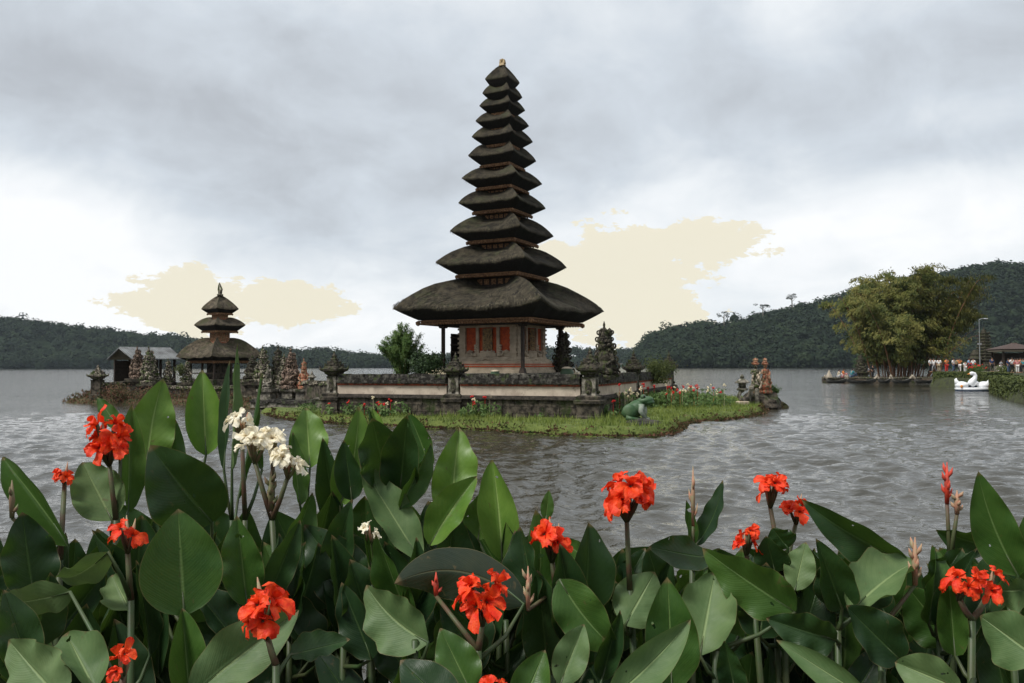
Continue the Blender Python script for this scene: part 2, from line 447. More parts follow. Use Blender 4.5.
def islet(name, label, poly, cell, top, m, lip=0.35, depth=-0.5, rough=0.06, slope=0.0, hmax=None):
    xs = [p[0] for p in poly]; ys = [p[1] for p in poly]
    gx = np.arange(min(xs) - 1.5, max(xs) + 1.5, cell); gy = np.arange(min(ys) - 1.5, max(ys) + 1.5, cell)
    X, Y = np.meshgrid(gx, gy, indexing='ij')
    D = seg_dist(X, Y, poly)
    NZ = np.array([[nz(a, b, 0.9) for b in gy] for a in gx])
    D = D + NZ * 0.35 * min(1, lip * 2)
    t = np.clip(D / lip + 0.35, 0, 1); t = t * t * (3 - 2 * t)
    Z = depth + (top - depth) * t + rough * NZ * t + np.clip(D, 0, hmax or 1e9) * slope
    V = np.stack([X, Y, Z], -1).reshape(-1, 3); n, mm = X.shape
    I = np.arange(n * mm).reshape(n, mm)
    Fq = np.stack([I[:-1, :-1], I[1:, :-1], I[1:, 1:], I[:-1, 1:]], -1).reshape(-1, 4)
    keep = D > -1.0
    kq = keep.reshape(-1)[Fq].any(1); Fq = Fq[kq]
    o = np_mesh(name, V, Fq, m, smooth=True); tag(o, label, kind='structure')
    def H(x, y):
        d = seg_dist(np.array([x]), np.array([y]), poly)[0] + nz(x, y, 0.9) * 0.35 * min(1, lip * 2)
        tt = min(1, max(0, d / lip + 0.35)); tt = tt * tt * (3 - 2 * tt)
        return depth + (top - depth) * tt + rough * nz(x, y, 0.9) * tt + max(0, min(d, hmax or 1e9)) * slope
    return H
# main island outline from its waterline
front = [pin(*q) for q in ((269, 414), (276, 417.5), (300, 421), (340, 423.5), (380, 425.5), (430, 428), (480, 430), (530, 433.5), (570, 435.5),
                           (610, 436.5), (645, 437), (668, 435), (680, 430), (684, 424), (700, 421.5), (725, 420), (748, 417.5), (762, 413), (766, 407))]
ISL = front + [(17.5, 58), (14, 63), (0, 66), (-9, 58), (-10.5, 50), (-14.5, 45.5)]
H_isl = islet('island_ground', 'low grassy island of the main tower with a rooty bank', ISL, 0.25, 0.28, M['grass_soil'], lip=0.45, slope=0.02, hmax=5)
ROCKI = [(15.0, 47.2), (17.6, 46.8), (18.4, 48.5), (18.0, 51), (15.5, 51.5), (14.6, 49.5)]
# grass: blades over the island ground in front of and beside the wall
WA = R(20.5)
WC = Vector((3.43, 35.0, 0)); WL = Vector((-math.cos(WA), math.sin(WA), 0)); WR = Vector((math.sin(WA), math.cos(WA), 0))
def inside_wall(x, y, mrg=0.0):
    d = Vector((x, y, 0)) - WC
    u = d.dot(WL); v = d.dot(WR)
    return (u > -mrg and v > -mrg)
def grass_patch(poly, Hf, n, name, label, m, hgt=(0.05, 0.13), skip=None, bank=True, wid=0.03, lean=0.35):
    xs = [p[0] for p in poly]; ys = [p[1] for p in poly]
    X = rng.uniform(min(xs) - .3, max(xs) + .3, n * 3); Y = rng.uniform(min(ys) - .3, max(ys) + .3, n * 3)
    D = seg_dist(X, Y, poly)
    ok = D > -0.3
    X, Y, D = X[ok][:n], Y[ok][:n], D[ok][:n]
    Vs = []
    for x, y, d in zip(X, Y, D):
        if skip and skip(x, y): continue
        z = Hf(x, y)
        if z < -0.02: continue
        h = random.uniform(*hgt) * (0.8 + 1.3 * nz(x, y, 0.6) + 1.1 * nz(x, y, 2.1))
        if h < 0.02: continue
        a = random.uniform(0, 6.28); c, s_ = math.cos(a), math.sin(a)
        l = h * lean * random.uniform(-1, 1.4); b = random.uniform(0, 6.28)
        w2 = wid * 0.5
        tx, ty = x + l * math.cos(b), y + l * math.sin(b)
        Vs += [(x - c * w2, y - s_ * w2, z - .02), (x + c * w2, y + s_ * w2, z - .02), (tx, ty, z + h)]
    V = np.array(Vs); o = np_mesh(name, V, np.arange(len(V)).reshape(-1, 3), m)
    return tag(o, label, 'grass', kind='stuff')
sk = lambda x, y: inside_wall(x, y, 0.1) or (x < 2 and y > 50)
grass_patch(ISL, H_isl, 60000, 'grass', 'short bright grass growing on the low island round the walled tower', M['grass'], skip=sk, hgt=(0.05, 0.26), wid=0.04, lean=.5)
# ragged reddish root mat along the island bank
V = []
rr = random.Random(4)
for i in range(len(front) - 1):
    (x0, y0), (x1, y1) = front[i], front[i + 1]
    n = int(math.hypot(x1 - x0, y1 - y0) * 120)
    for k in range(n):
        t = rr.random(); x = x0 + (x1 - x0) * t + rr.gauss(0, .12); y = y0 + (y1 - y0) * t + rr.gauss(0, .12)
        z = max(-0.02, H_isl(x, y)) if H_isl(x, y) > -0.2 else 0
        s_ = rr.uniform(.03, .08); a = rr.uniform(0, 6.28)
        V += [(x - s_ * math.cos(a), y - s_ * math.sin(a), z + rr.uniform(0, .05)), (x + s_ * math.cos(a), y + s_ * math.sin(a), z + rr.uniform(0, .06)),
              (x + rr.gauss(0, .04), y - rr.uniform(0, .08), z + rr.uniform(.02, .14))]
V = np.array(V)
tag(np_mesh('bank_creeper', V, np.arange(len(V)).reshape(-1, 3), M['creeper']), 'low reddish creeper trailing over the island bank at the waterline', 'creeper', kind='stuff')

# ------------------------------------------------------------------ shore under the camera
bankp = [(-30, -12), (30, -12), (30, 3.2), (9, 4.0), (4.5, 4.2), (0, 4.3), (-4.5, 4.4), (-9, 4.2), (-30, 3.4)]
H_near = islet('shore_ground', 'dark soil of the near shore where the lilies grow', bankp, 0.3, 1.05, M['soil'], lip=1.0, depth=-0.6)

# ------------------------------------------------------------------ hills with forest
def hill(name, label, prof, Y0, Y1, back, crown, ncrown, m, seed, zoff, ldetail=46, lsize=0.17):
    g = np.random.default_rng(seed)
    px = np.array([p[0] for p in prof], float)
    zr = np.array([max(1.0, ZAT(p[1], Y1) - zoff) for p in prof])
    cols = np.linspace(px[0], px[-1], 140)
    zc = np.interp(cols, px, zr)
    rows = np.linspace(0, 1, 14)
    V = []
    for c, z in zip(cols, zc):
        for t in rows:
            Y = Y0 + (Y1 - Y0) * t
            zz_ = -1 + (z + 1) * (1 - (1 - t) ** 1.6)
            V.append((XAT(c, Y1) * (0.97 + 0.03 * t), Y, zz_ + 2.0 * nz(c, Y, 0.03) * t))
        V.append((XAT(c, Y1) * 1.05, Y1 + back, -2))
    n = len(cols); k = len(rows) + 1
    I = np.arange(n * k).reshape(n, k)
    Fq = np.stack([I[:-1, :-1], I[1:, :-1], I[1:, 1:], I[:-1, 1:]], -1).reshape(-1, 4)
    o = np_mesh(name, V, Fq, M['forest_in'], smooth=True); tag(o, label, kind='structure')
    # canopy
    icoV, icoF = np.array(ICO[1][0]), np.array(ICO[1][1])
    cores = []; leaves = []
    for i in range(ncrown):
        u = g.uniform(0, 1); c = px[0] + (px[-1] - px[0]) * u
        t = 1 - g.uniform(0, 1) ** 1.3 * 1.0
        if i % 3 == 0: t = g.uniform(0.9, 1.0)
        if i % 5 == 0: t = g.uniform(0.0, 0.1)
        Y = Y0 + (Y1 - Y0) * t
        z = -1 + (np.interp(c, px, zr) + 1) * (1 - (1 - t) ** 1.6)
        rad = crown * g.uniform(0.55, 1.25)
        x = XAT(c, Y1) * (0.97 + 0.03 * t)
        cz = z + rad * g.uniform(0.3, 0.9)
        if i % 41 == 0 and t > 0.88: cz += rad * 0.7; rad *= .8
        sc = np.array([rad, rad, rad * g.uniform(0.7, 1.0)])
        if i % 2 == 0: cores.append((icoV * sc * 0.78 * g.uniform(0.85, 1.1, (len(icoV), 1)) + (x, Y, cz), icoF))
        nl = ldetail
        d = g.normal(0, 1, (nl, 3)); d[:, 1] = -np.abs(d[:, 1]) * (0.7 if t < .85 else 1); d[:, 2] = np.where(d[:, 2] < -0.4, -d[:, 2], d[:, 2]); d /= np.linalg.norm(d, axis=1)[:, None]
        C = d * sc * g.uniform(0.72, 1.12, (nl, 1)) + (x, Y, cz)
        leaves.append(leaf_quads(C, d + (0, 0, .5), rad * lsize * 2.3, rad * lsize * 2.0, g))
    V, Fq = cat_mesh(cores)
    a = np_mesh('forest_core', V, Fq, M['forest_in'])
    V2, F2 = cat_mesh(leaves)
    o2 = np_mesh('forest', V2, F2, m); a.parent = o2; a.name = 'forest_mass'
    return o2
o = hill('hill_left', 'long low wooded hill across the lake on the left', [(-260, 312), (-100, 316), (0, 319), (30, 323), (60, 326), (100, 331), (150, 336), (185, 338), (215, 345), (240, 350), (262, 351), (280, 349), (310, 354), (330, 352), (350, 356), (385, 358), (430, 361)],
         1350, 1560, 250, 12, 2300, M['forest_l'], 11, 12, 34, 0.16)
tag(o, 'far dark forest along the left shore, canopy of many crowns', 'forest', kind='stuff')
o = hill('hill_middle', 'distant low wooded hill behind the tower', [(400, 361), (440, 357), (480, 352), (540, 350), (590, 352), (615, 351), (640, 350), (690, 350)],
         1650, 1750, 250, 12, 620, M['forest_l'], 12, 12, 30, 0.16)
tag(o, 'distant forest seen past both sides of the tower hall', 'forest', kind='stuff')
o = hill('hill_right', 'steep wooded hill rising to the right', [(632, 362), (636, 348), (650, 332), (672, 326), (700, 322), (725, 322), (750, 316), (780, 308), (800, 304), (825, 298), (850, 290), (880, 286), (910, 276), (940, 271), (960, 268), (985, 262), (1010, 264), (1040, 262), (1120, 252), (1250, 240)],
         900, 1150, 400, 10.5, 4200, M['forest_l'], 13, 20, 40, 0.15)
tag(o, 'dense dark forest covering the steep right hill down to the lake', 'forest', kind='stuff')

# lone tree standing above the right ridge
def emergent(px, pytop, pybase, Y, label):
    b = P(px, pybase, Y); h = P(px, pytop, Y).z - b.z
    t = thing('ridge_tree', label, 'tree', b)
    mb = MB(); pts = [(0, 0, -12), (0.2, 0, h * .3), (-.2, 0, h * .6), (.1, 0, h * .85)]
    mb.tube(pts, [1, .8, .6, .2], 6)
    for a in range(6): mb.tube([(0, 0, h * .45 + a), (math.cos(a * 1.1) * h * .3, math.sin(a * 1.1) * h * .3, h * .75)], [.4, .12], 5)
    mb.build('trunk', M['stone_mid'], t)
    g = np.random.default_rng(int(px)); Vl = []
    for k in range(9):
        c = np.array([g.uniform(-.42, .42) * h, g.uniform(-.3, .3) * h, g.uniform(.66, .98) * h]); r = h * g.uniform(.09, .16)
        d = g.normal(0, 1, (60, 3)); d /= np.linalg.norm(d, axis=1)[:, None]
        Vl.append(leaf_quads(c + d * r * (1, 1, .55), d, 1.0, .8, g))
    V, Fq = cat_mesh(Vl); np_mesh('crown', V, Fq, M['forest_l'], t)
emergent(763, 303, 318, 1120, 'thin flat-crowned tree poking above the right hill ridge')
emergent(724, 312, 326, 1120, 'small rounded tree above the lower ridge of the right hill')
emergent(792, 294, 308, 1125, 'slender tree with open crown on the ridge left of the bamboo')

# long jetty at the far end of the lake
j = MB(); a = P(606, 363.5, 1500)
j.box((a.x + 52, 1500, 6), (112, 8, 1.6))
for k in range(18): j.box((a.x + 1 + k * 6.2, 1498.5, 2.6), (1, 1, 6))
tag(j.build('jetty', M['paving']), 'low pale jetty at the far shore right of the tower', 'jetty')

# ------------------------------------------------------------------ haze
V = [(-2400, -60, -3), (2400, -60, -3), (2400, 1950, -3), (-2400, 1950, -3), (-2400, -60, 290), (2400, -60, 290), (2400, 1950, 290), (-2400, 1950, 290)]
if HAZE:
    hz = MB().add(V, [(0, 3, 2, 1), (4, 5, 6, 7), (0, 1, 5, 4), (1, 2, 6, 5), (2, 3, 7, 6), (3, 0, 4, 7)])
    m = bpy.data.materials.new('haze'); m.use_nodes = True; t = NT(m.node_tree); t.n.remove(t.n['Principled BSDF'])
    pv = t.new('ShaderNodeVolumePrincipled'); pv.inputs['Color'].default_value = (0.72, 0.84, 0.92, 1); pv.inputs['Density'].default_value = 0.00005; pv.inputs['Anisotropy'].default_value = 0.0
    t.l.new(pv.outputs[0], t.n['Material Output'].inputs['Volume'])
    hz = hz.build('haze', m); tag(hz, 'thin damp air over the lake', kind='stuff')
# ================================================================== TEMPLE
def crown_mb(mb, z, wdt, h, seed=0, c=(0, 0)):
    """square stone crown with turned-up corner horns and a stepped spire"""
    r = wdt / 2; rr = random.Random(seed)
    x0, y0 = c
    mb.sq([(r * .42, z), (r * .45, z + h * .05), (r * .62, z + h * .10), (r * .66, z + h * .17), (r * .9, z + h * .22), (r * .92, z + h * .30),
           (r * .70, z + h * .33), (r * .66, z + h * .40), (r * .50, z + h * .42), (r * .52, z + h * .50), (r * .36, z + h * .52),
           (r * .38, z + h * .60), (r * .24, z + h * .62), (r * .26, z + h * .70), (r * .13, z + h * .74), (r * .17, z + h * .80), (r * .08, z + h * .88), (r * .02, z + h)], (x0, y0, 0))
    for i in range(4):
        a = math.pi / 4 + i * math.pi / 2
        ca, sa = math.cos(a), math.sin(a)
        for (q, zz_, l) in ((1.22, .24, .17), (.78, .40, .12), (.55, .52, .10)):
            mb.tube([(x0 + ca * r * q * .8, y0 + sa * r * q * .8, z + h * zz_), (x0 + ca * r * q * 1.05, y0 + sa * r * q * 1.05, z + h * (zz_ + l * .35)), (x0 + ca * r * q * 1.08, y0 + sa * r * q * 1.08, z + h * (zz_ + l * 1.1))], [r * .16, r * .12, r * .02], 5)
        a2 = i * math.pi / 2; ca, sa = math.cos(a2), math.sin(a2)
        mb.ball((x0 + ca * r * .8, y0 + sa * r * .8, z + h * .30), (r * .18, r * .18, h * .09), sub=1)
        mb.ball((x0 + ca * r * .55, y0 + sa * r * .55, z + h * .44), (r * .12, r * .12, h * .06), sub=1)

def wall_section(name, label, loc, rz, L, blocks_seed):
    t = thing(name, label, 'wall', loc, rz, 'walls of the main island')
    rr = random.Random(blocks_seed); mb = MB()
    z = -0.1
    for row in range(4):
        hh = 0.31; x = -rr.uniform(0, .3)
        while x < L:
            w_ = rr.uniform(.4, .75); a, b = max(x, 0.0), min(x + w_, L)
            if b - a > .03: mb.box(((a + b) / 2, -rr.uniform(.0, .035) + 0.02 * row, z + hh / 2), (b - a - .02, .62, hh - .018))
            x += w_
        z += hh
    mb.box((L / 2, 0.06, 0.5), (L - .01, .5, 1.15))
    mb.build('base', M['stone_dark'], t)
    mb = MB()
    mb.box((L / 2, -.02, 1.19), (L, .74, .10)); mb.box((L / 2, 0, 1.275), (L, .62, .07))
    for k in range(int(L / .16)):
        mb.box((.08 + k * .16, -.37, 1.19 + rr.uniform(-.02, .015)), (.10, .05, .07))
    mb.build('ledge', M['ledge'], t)
    MB().box((L / 2, .02, 1.53), (L, .48, .44)).build('panel', M['panel'], t)
    mb = MB(); mb.box((L / 2, .01, 1.775), (L, .54, .09)); mb.build('brick_course', M['brick_line'], t)
    MB().box((L / 2, 0, 1.84), (L, .60, .04)).build('string_course', M['stone_mid'], t)
    mb = MB()
    # ragged coping out of butted blocks
    x = 0
    while x < L:
        w_ = min(rr.uniform(.5, .9), L - x); dz = rr.uniform(-.02, .02)
        mb.box((x + w_ / 2, 0, 1.93 + dz / 2), (w_ - .012, .74 + rr.uniform(-.02, .03), .14))
        mb.box((x + w_ / 2, 0, 2.06 + dz / 2), (w_ - .016, .60 + rr.uniform(-.02, .03), .12))
        mb.box((x + w_ / 2, .0, 2.2 + dz), (w_ - .01, .50 + rr.uniform(-.02, .03), .16), taper=.93)
        x += w_
    for k in range(int(L * 9)):
        mb.ball((rr.uniform(0, L), rr.uniform(-.3, .25), 2.27 - abs(rr.gauss(0, .05))), (rr.uniform(.03, .08), .05, rr.uniform(.02, .05)), sub=1)
    mb.build('coping', M['coping'], t)
    return t
zr_l, zr_r = -WA, R(90) - WA
def on_left(t_): return WC + WL * t_
def on_right(t_): return WC + WR * t_
wall_section('stone_wall', 'pale panelled garden wall left of the middle urn pillar, under the green bush', on_left(13.1 - .35) + Vector((0, 0, 0)), zr_l, 13.1 - .35 - 6.85, 1)
wall_section('stone_wall', 'pale panelled garden wall in front of the tower hall, between two urn pillars', on_left(6.49 - .35), zr_l, 6.49 - .35 - .4, 2)
wall_section('stone_wall', 'receding garden wall with pale panel right behind the green frog statue', on_right(.4), zr_r, 9.24 - .75, 3)
wall_section('stone_wall', 'farthest right garden wall section above the red and cream flowerbed', on_right(9.24 + .35), zr_r, 20.9 - 9.24 - .7, 4)

def pedestal(label, p, rz, shaft, crown_w, crown_h, seed, pale='stone_mid'):
    t = thing('urn_pillar', label, 'pillar', p, rz, 'urn pillars of the garden wall')
    mb = MB(); s_ = shaft
    mb.sq([(s_ * 1.35, -.1), (s_ * 1.35, .45), (s_ * 1.2, .47), (s_ * 1.2, .95), (s_ * 1.4, 1.0), (s_ * 1.45, 1.14), (s_ * 1.2, 1.18), (s_ * 1.25, 1.3), (s_ * 1.0, 1.36)])
    mb.build('base', M['stone_dark'], t)
    mb = MB()
    mb.sq([(s_ * .8, 1.36), (s_ * .72, 1.45), (s_ * .72, 2.1), (s_ * .82, 2.16)])
    mb.build('shaft', M['stone_mid'], t)
    mb = MB()
    for k, (dx, dy) in enumerate(((0, -1), (1, 0), (0, 1), (-1, 0))):
        mb.ball((dx * s_ * .72, dy * s_ * .72, 1.76), (s_ * (.42 if dx == 0 else .12), s_ * (.42 if dy == 0 else .12), .34), sub=2)
        mb.ball((dx * s_ * .82, dy * s_ * .82, 1.5), (s_ * .3, s_ * .3, .1), sub=1)
    mb.build('niche_boss', M['carve_dark'], t)
    mb = MB(); crown_mb(mb, 2.16, crown_w * .9, crown_h, seed); mb.build('urn_crown', M['carve_dark'], t)
    return t
pedestal('big corner urn pillar of the garden wall beside the tall carved guardian', WC + Vector((0, 0, 0)), zr_l, .42, 1.2, 1.35, 1)
pedestal('middle urn pillar on the front wall, in front of the hall\'s left post', on_left(6.49), zr_l, .36, 1.1, 1.15, 2)
pedestal('leftmost urn pillar of the front wall, at the end beside the carved statues', on_left(13.1), zr_l, .36, 1.2, 1.25, 3)
pedestal('urn pillar halfway along the receding right wall, above the frog statue', on_right(9.24), zr_r, .34, 1.2, 1.35, 4)
pedestal('urn pillar at the far right end of the garden wall above the flowerbed', on_right(20.9), zr_r, .4, 1.25, 1.5, 5)

# ground of the walled court
c0 = WC + WL * .3 + WR * .3; c1 = WC + WL * 12.8 + WR * .3; c2 = WC + WL * 12.8 + WR * 20; c3 = WC + WL * .3 + WR * 20
mb = MB(); mb.add([(p.x, p.y, 1.6) for p in (c0, c3, c2, c1)], [(0, 1, 2, 3)])
tag(mb.build('courtyard_ground', M['soil']), 'raised courtyard ground behind the garden wall', kind='structure')

def carved_figure(name, label, cat, p, h, w, seed, m, rz=0, group=None, lean=0, pedestal_h=0.0, pm='stone_mid', curls=5, flat=.45, pw=None, taper=.30):
    """carved stone guardian: base block, torso, head, tall crown, and tiers of flame curls"""
    t = thing(name, label, cat, p, rz, group)
    rr = random.Random(seed)
    if pedestal_h:
        mb = MB(); q = (pw or w) * .5
        mb.sq([(q * 1.1, 0), (q * 1.1, pedestal_h * .2), (q * .85, pedestal_h * .28), (q * .8, pedestal_h * .7), (q * .95, pedestal_h * .78), (q * 1.05, pedestal_h * .85), (q * 1.05, pedestal_h)])
        mb.build('pedestal', M[pm], t)
    z0 = pedestal_h; H = h - pedestal_h
    mb = MB(); r = w * .28
    mb.sq([(r * 1.5, z0), (r * 1.55, z0 + H * .06), (r * 1.2, z0 + H * .09)], n=8)
    mb.ball((0, 0, z0 + H * .2), (r * 1.25, r * 1.1, H * .15), sub=2)             # folded legs
    for s_ in (-1, 1):
        mb.ball((s_ * r * .8, -r * .7, z0 + H * .14), (r * .5, r * .55, H * .07), sub=2)
        mb.tube([(s_ * r * .8, 0, z0 + H * .46), (s_ * r * 1.25, -r * .3, z0 + H * .34), (s_ * r * .7, -r * .95, z0 + H * .27)], [r * .3, r * .26, r * .2], 6)
        mb.ball((s_ * r * .66, -r * 1.0, z0 + H * .265), (r * .22, r * .22, r * .22), sub=1)
    mb.ball((0, 0, z0 + H * .38), (r * .85, r * .7, H * .15), sub=2)             # torso
    mb.ball((0, -r * .1, z0 + H * .57), (r * .55, r * .55, H * .085), sub=2)       # head
    mb.ball((0, -r * .62, z0 + H * .56), (r * .14, r * .16, H * .025), sub=1)
    for s_ in (-1, 1): mb.ball((s_ * r * .2, -r * .58, z0 + H * .585), (r * .1, r * .1, H * .013), sub=1)
    mb.build('body', M[m], t, smooth=False)
    mb = MB()                                                                # crown
    zc = z0 + H * .62
    mb.sq([(r * .62, zc), (r * .72, zc + H * .03), (r * .5, zc + H * .05), (r * .55, zc + H * .1), (r * .38, zc + H * .12), (r * .42, zc + H * .17),
           (r * .25, zc + H * .2), (r * .3, zc + H * .25), (r * .14, zc + H * .28), (r * .17, zc + H * .32), (r * .03, zc + H * .38)], n=8)
    for i in range(8):
        a = i * math.pi / 4
        mb.ball((math.cos(a) * r * .66, math.sin(a) * r * .66, zc + H * .045), (r * .14, r * .14, H * .03), sub=1)
    mb.build('crown', M[m], t)
    mb = MB()                                                                # flame curls on both sides
    mb.tube([(0, r * .4, z0 + H * .02), (0, r * .45, z0 + H * .5), (0, r * .4, z0 + H * .86)], [r * 1.0, r * .9, r * .45], 8)
    for s_ in (-1, 1):
        for k in range(curls):
            f = k / max(1, curls - 1)
            zc = z0 + H * (.10 + .70 * f); sp = w * (.42 - taper * f) * rr.uniform(.85, 1.15); R_ = w * (.15 - .06 * f) * rr.uniform(.85, 1.1)
            pts = [(s_ * sp * .3, r * .4, zc - R_ * .5)]
            for q in range(9):
                a = -math.pi / 2 + q * .62; rad = R_ * (1 - q * .085)
                pts.append((s_ * (sp + rad * math.cos(a) * .9), r * .4, zc + R_ * .4 + rad * math.sin(a)))
            mb.tube(pts, [R_ * .42 * (1 - .07 * i) for i in range(len(pts))], 5)
            mb.ball((s_ * sp * .62, r * .5, zc), (sp * .5, r * flat, H * .09), sub=1)
    for k in range(26):
        a = rr.uniform(0, 6.28); f = rr.random()
        rad = r * (1.5 - 1.0 * f)
        mb.ball((math.cos(a) * rad, math.sin(a) * rad * .8 + r * .1, z0 + H * (.05 + .8 * f)), rr.uniform(.12, .26) * r, sub=1)
    mb.build('flame_carving', M[m], t)
    return t
q = WC - WL * .22 + WR * 1.7
carved_figure('guardian_statue', 'tall dark carved guardian rising behind the corner urn pillar', 'statue', (q.x, q.y, 2.0), 2.7, 1.3, 3, 'carve_dark', rz=R(-25), curls=7, taper=.2)
q = P(562, 372, 43)
carved_figure('guardian_statue', 'dark carved guardian in the court, seen right beside the hall\'s right post', 'statue', (q.x, q.y, 1.6), 3.3, 1.25, 4, 'carve_dark', rz=R(-20), curls=7, taper=.2)
q = P(596.5, 372, 38)

# ------------------------------------------------------------------ thatched roofs
def roof_mesh(Sh, rin, zt, ze, rb, zb, seed, mats, m=12, strands=1500, peak=False, lift=.06, sag=.25):
    rr = random.Random(seed); g = np.random.default_rng(seed)
    hgt = zt - ze
    ts = [0, .06, .14, .24, .36, .5, .64, .77, .88, .96, 1.0]
    rings = []
    def ztop(t, c):
        if peak: f = t ** 1.35
        else: f = max(0, (t - .08) / .92) ** 1.75
        z = zt - hgt * f
        z -= sag * hgt * (1 - c) * (1.2 * (1 - t) + 0.75 * math.sin(math.pi * min(1, t))) * (0.4 if peak else 1)
        z += -lift * Sh * (1 - c) * t ** 2
        return z
    def pos(side, u, r, z, push=0):
        a = side * math.pi / 2
        r2 = r * (1 + push)
        x, y = u * r2, -r2
        return (x * math.cos(a) - y * math.sin(a), x * math.sin(a) + y * math.cos(a), z)
    V = []; Fc = []; MI = []
    prof = [('t', t) for t in ts] + [('e', k) for k in (0.06, .16, .35, .6, .85, 1.0)]
    cols = [(s_, -1 + 2 * k / m) for s_ in range(4) for k in range(m)]
    idx = {}
    for i, (kd, t) in enumerate(prof):
        for j, (s_, u) in enumerate(cols):
            c = abs(u) ** 3.0
            ring_c = 1 + .035 * abs(u) ** 5 - .05 * (1 - u * u) * 0
            nzv = noise.noise(Vector((s_ * 7 + u * 3.5, (t if kd == 't' else 1) * 2, seed * 1.7)))
            nz2 = noise.noise(Vector((s_ * 11 + u * 13, (t if kd == 't' else 1) * 4, seed * 2.3)))
            if kd == 't':
                r = rin + (Sh - rin) * t
                z = ztop(t, c) + (nzv * .035 + nz2 * .02) * Sh * (.2 + t) * (hgt + .3) / (hgt + .6)
                if t > .9: z -= (t - .9) * hgt * .6
                p = pos(s_, u, r * ring_c, z)
            else:
                z0 = ztop(1, c) - .06 * hgt + (nzv * .035 + nz2 * .02) * Sh * 1.2 * (hgt + .3) / (hgt + .6)
                f = t
                r = (Sh * .99) + (rb - Sh * .99) * (f ** 1.0)
                z = z0 + (zb - z0) * (f ** .85)
                p = pos(s_, u, r * (1 + (ring_c - 1) * (1 - f)), z)
            V.append(p)
    n = len(cols)
    for i in range(len(prof) - 1):
        for j in range(n):
            a, b = i * n + j, i * n + (j + 1) % n
            Fc.append((a, a + n, b + n, b)); MI.append(0 if i < len(ts) else 1)
    # fibres lying down the slope and fraying over the eave
    Vs = []; 
    for k in range(strands):
        s_ = rr.randrange(4); u = rr.uniform(-.99, .99); t0 = rr.random() ** .6; 
        if rr.random() < .4: t0 = rr.uniform(.93, 1.0)
        ln = rr.uniform(.06, .16); t1 = min(1.015, t0 + ln)
        c = abs(u) ** 3
        nzv = noise.noise(Vector((s_ * 7 + u * 3.5, t0 * 2, seed * 1.7)))
        p0 = Vector(pos(s_, u, (rin + (Sh - rin) * t0) * (1 + .035 * abs(u) ** 5), ztop(min(t0, 1), c) + nzv * .035 * Sh * (.2 + t0) * (hgt + .3) / (hgt + .6) + .01))
        p1 = Vector(pos(s_, u + rr.gauss(0, .012), (rin + (Sh - rin) * t1) * (1 + .035 * abs(u) ** 5), ztop(min(t1, 1), c) + nzv * .035 * Sh * (.2 + t1) * (hgt + .3) / (hgt + .6) + rr.uniform(.0, .05) - (rr.uniform(.03, .13) * Sh ** .5 if t1 >= 1 else 0)))
        a = s_ * math.pi / 2; wd = rr.uniform(.010, .028) * (Sh / 4) ** .4
        d = Vector((math.cos(a), math.sin(a), 0)) * wd
        b = len(V); V += [tuple(p0 - d), tuple(p0 + d), tuple(p1)]; Fc.append((b, b + 2, b + 1)); MI.append(2 if rr.random() < .45 else 0)
    me = bpy.data.meshes.new('roof'); me.from_pydata(V, [], Fc)
    for q in mats: me.materials.append(q)
    me.polygons.foreach_set('material_index', MI); me.update()
    return me

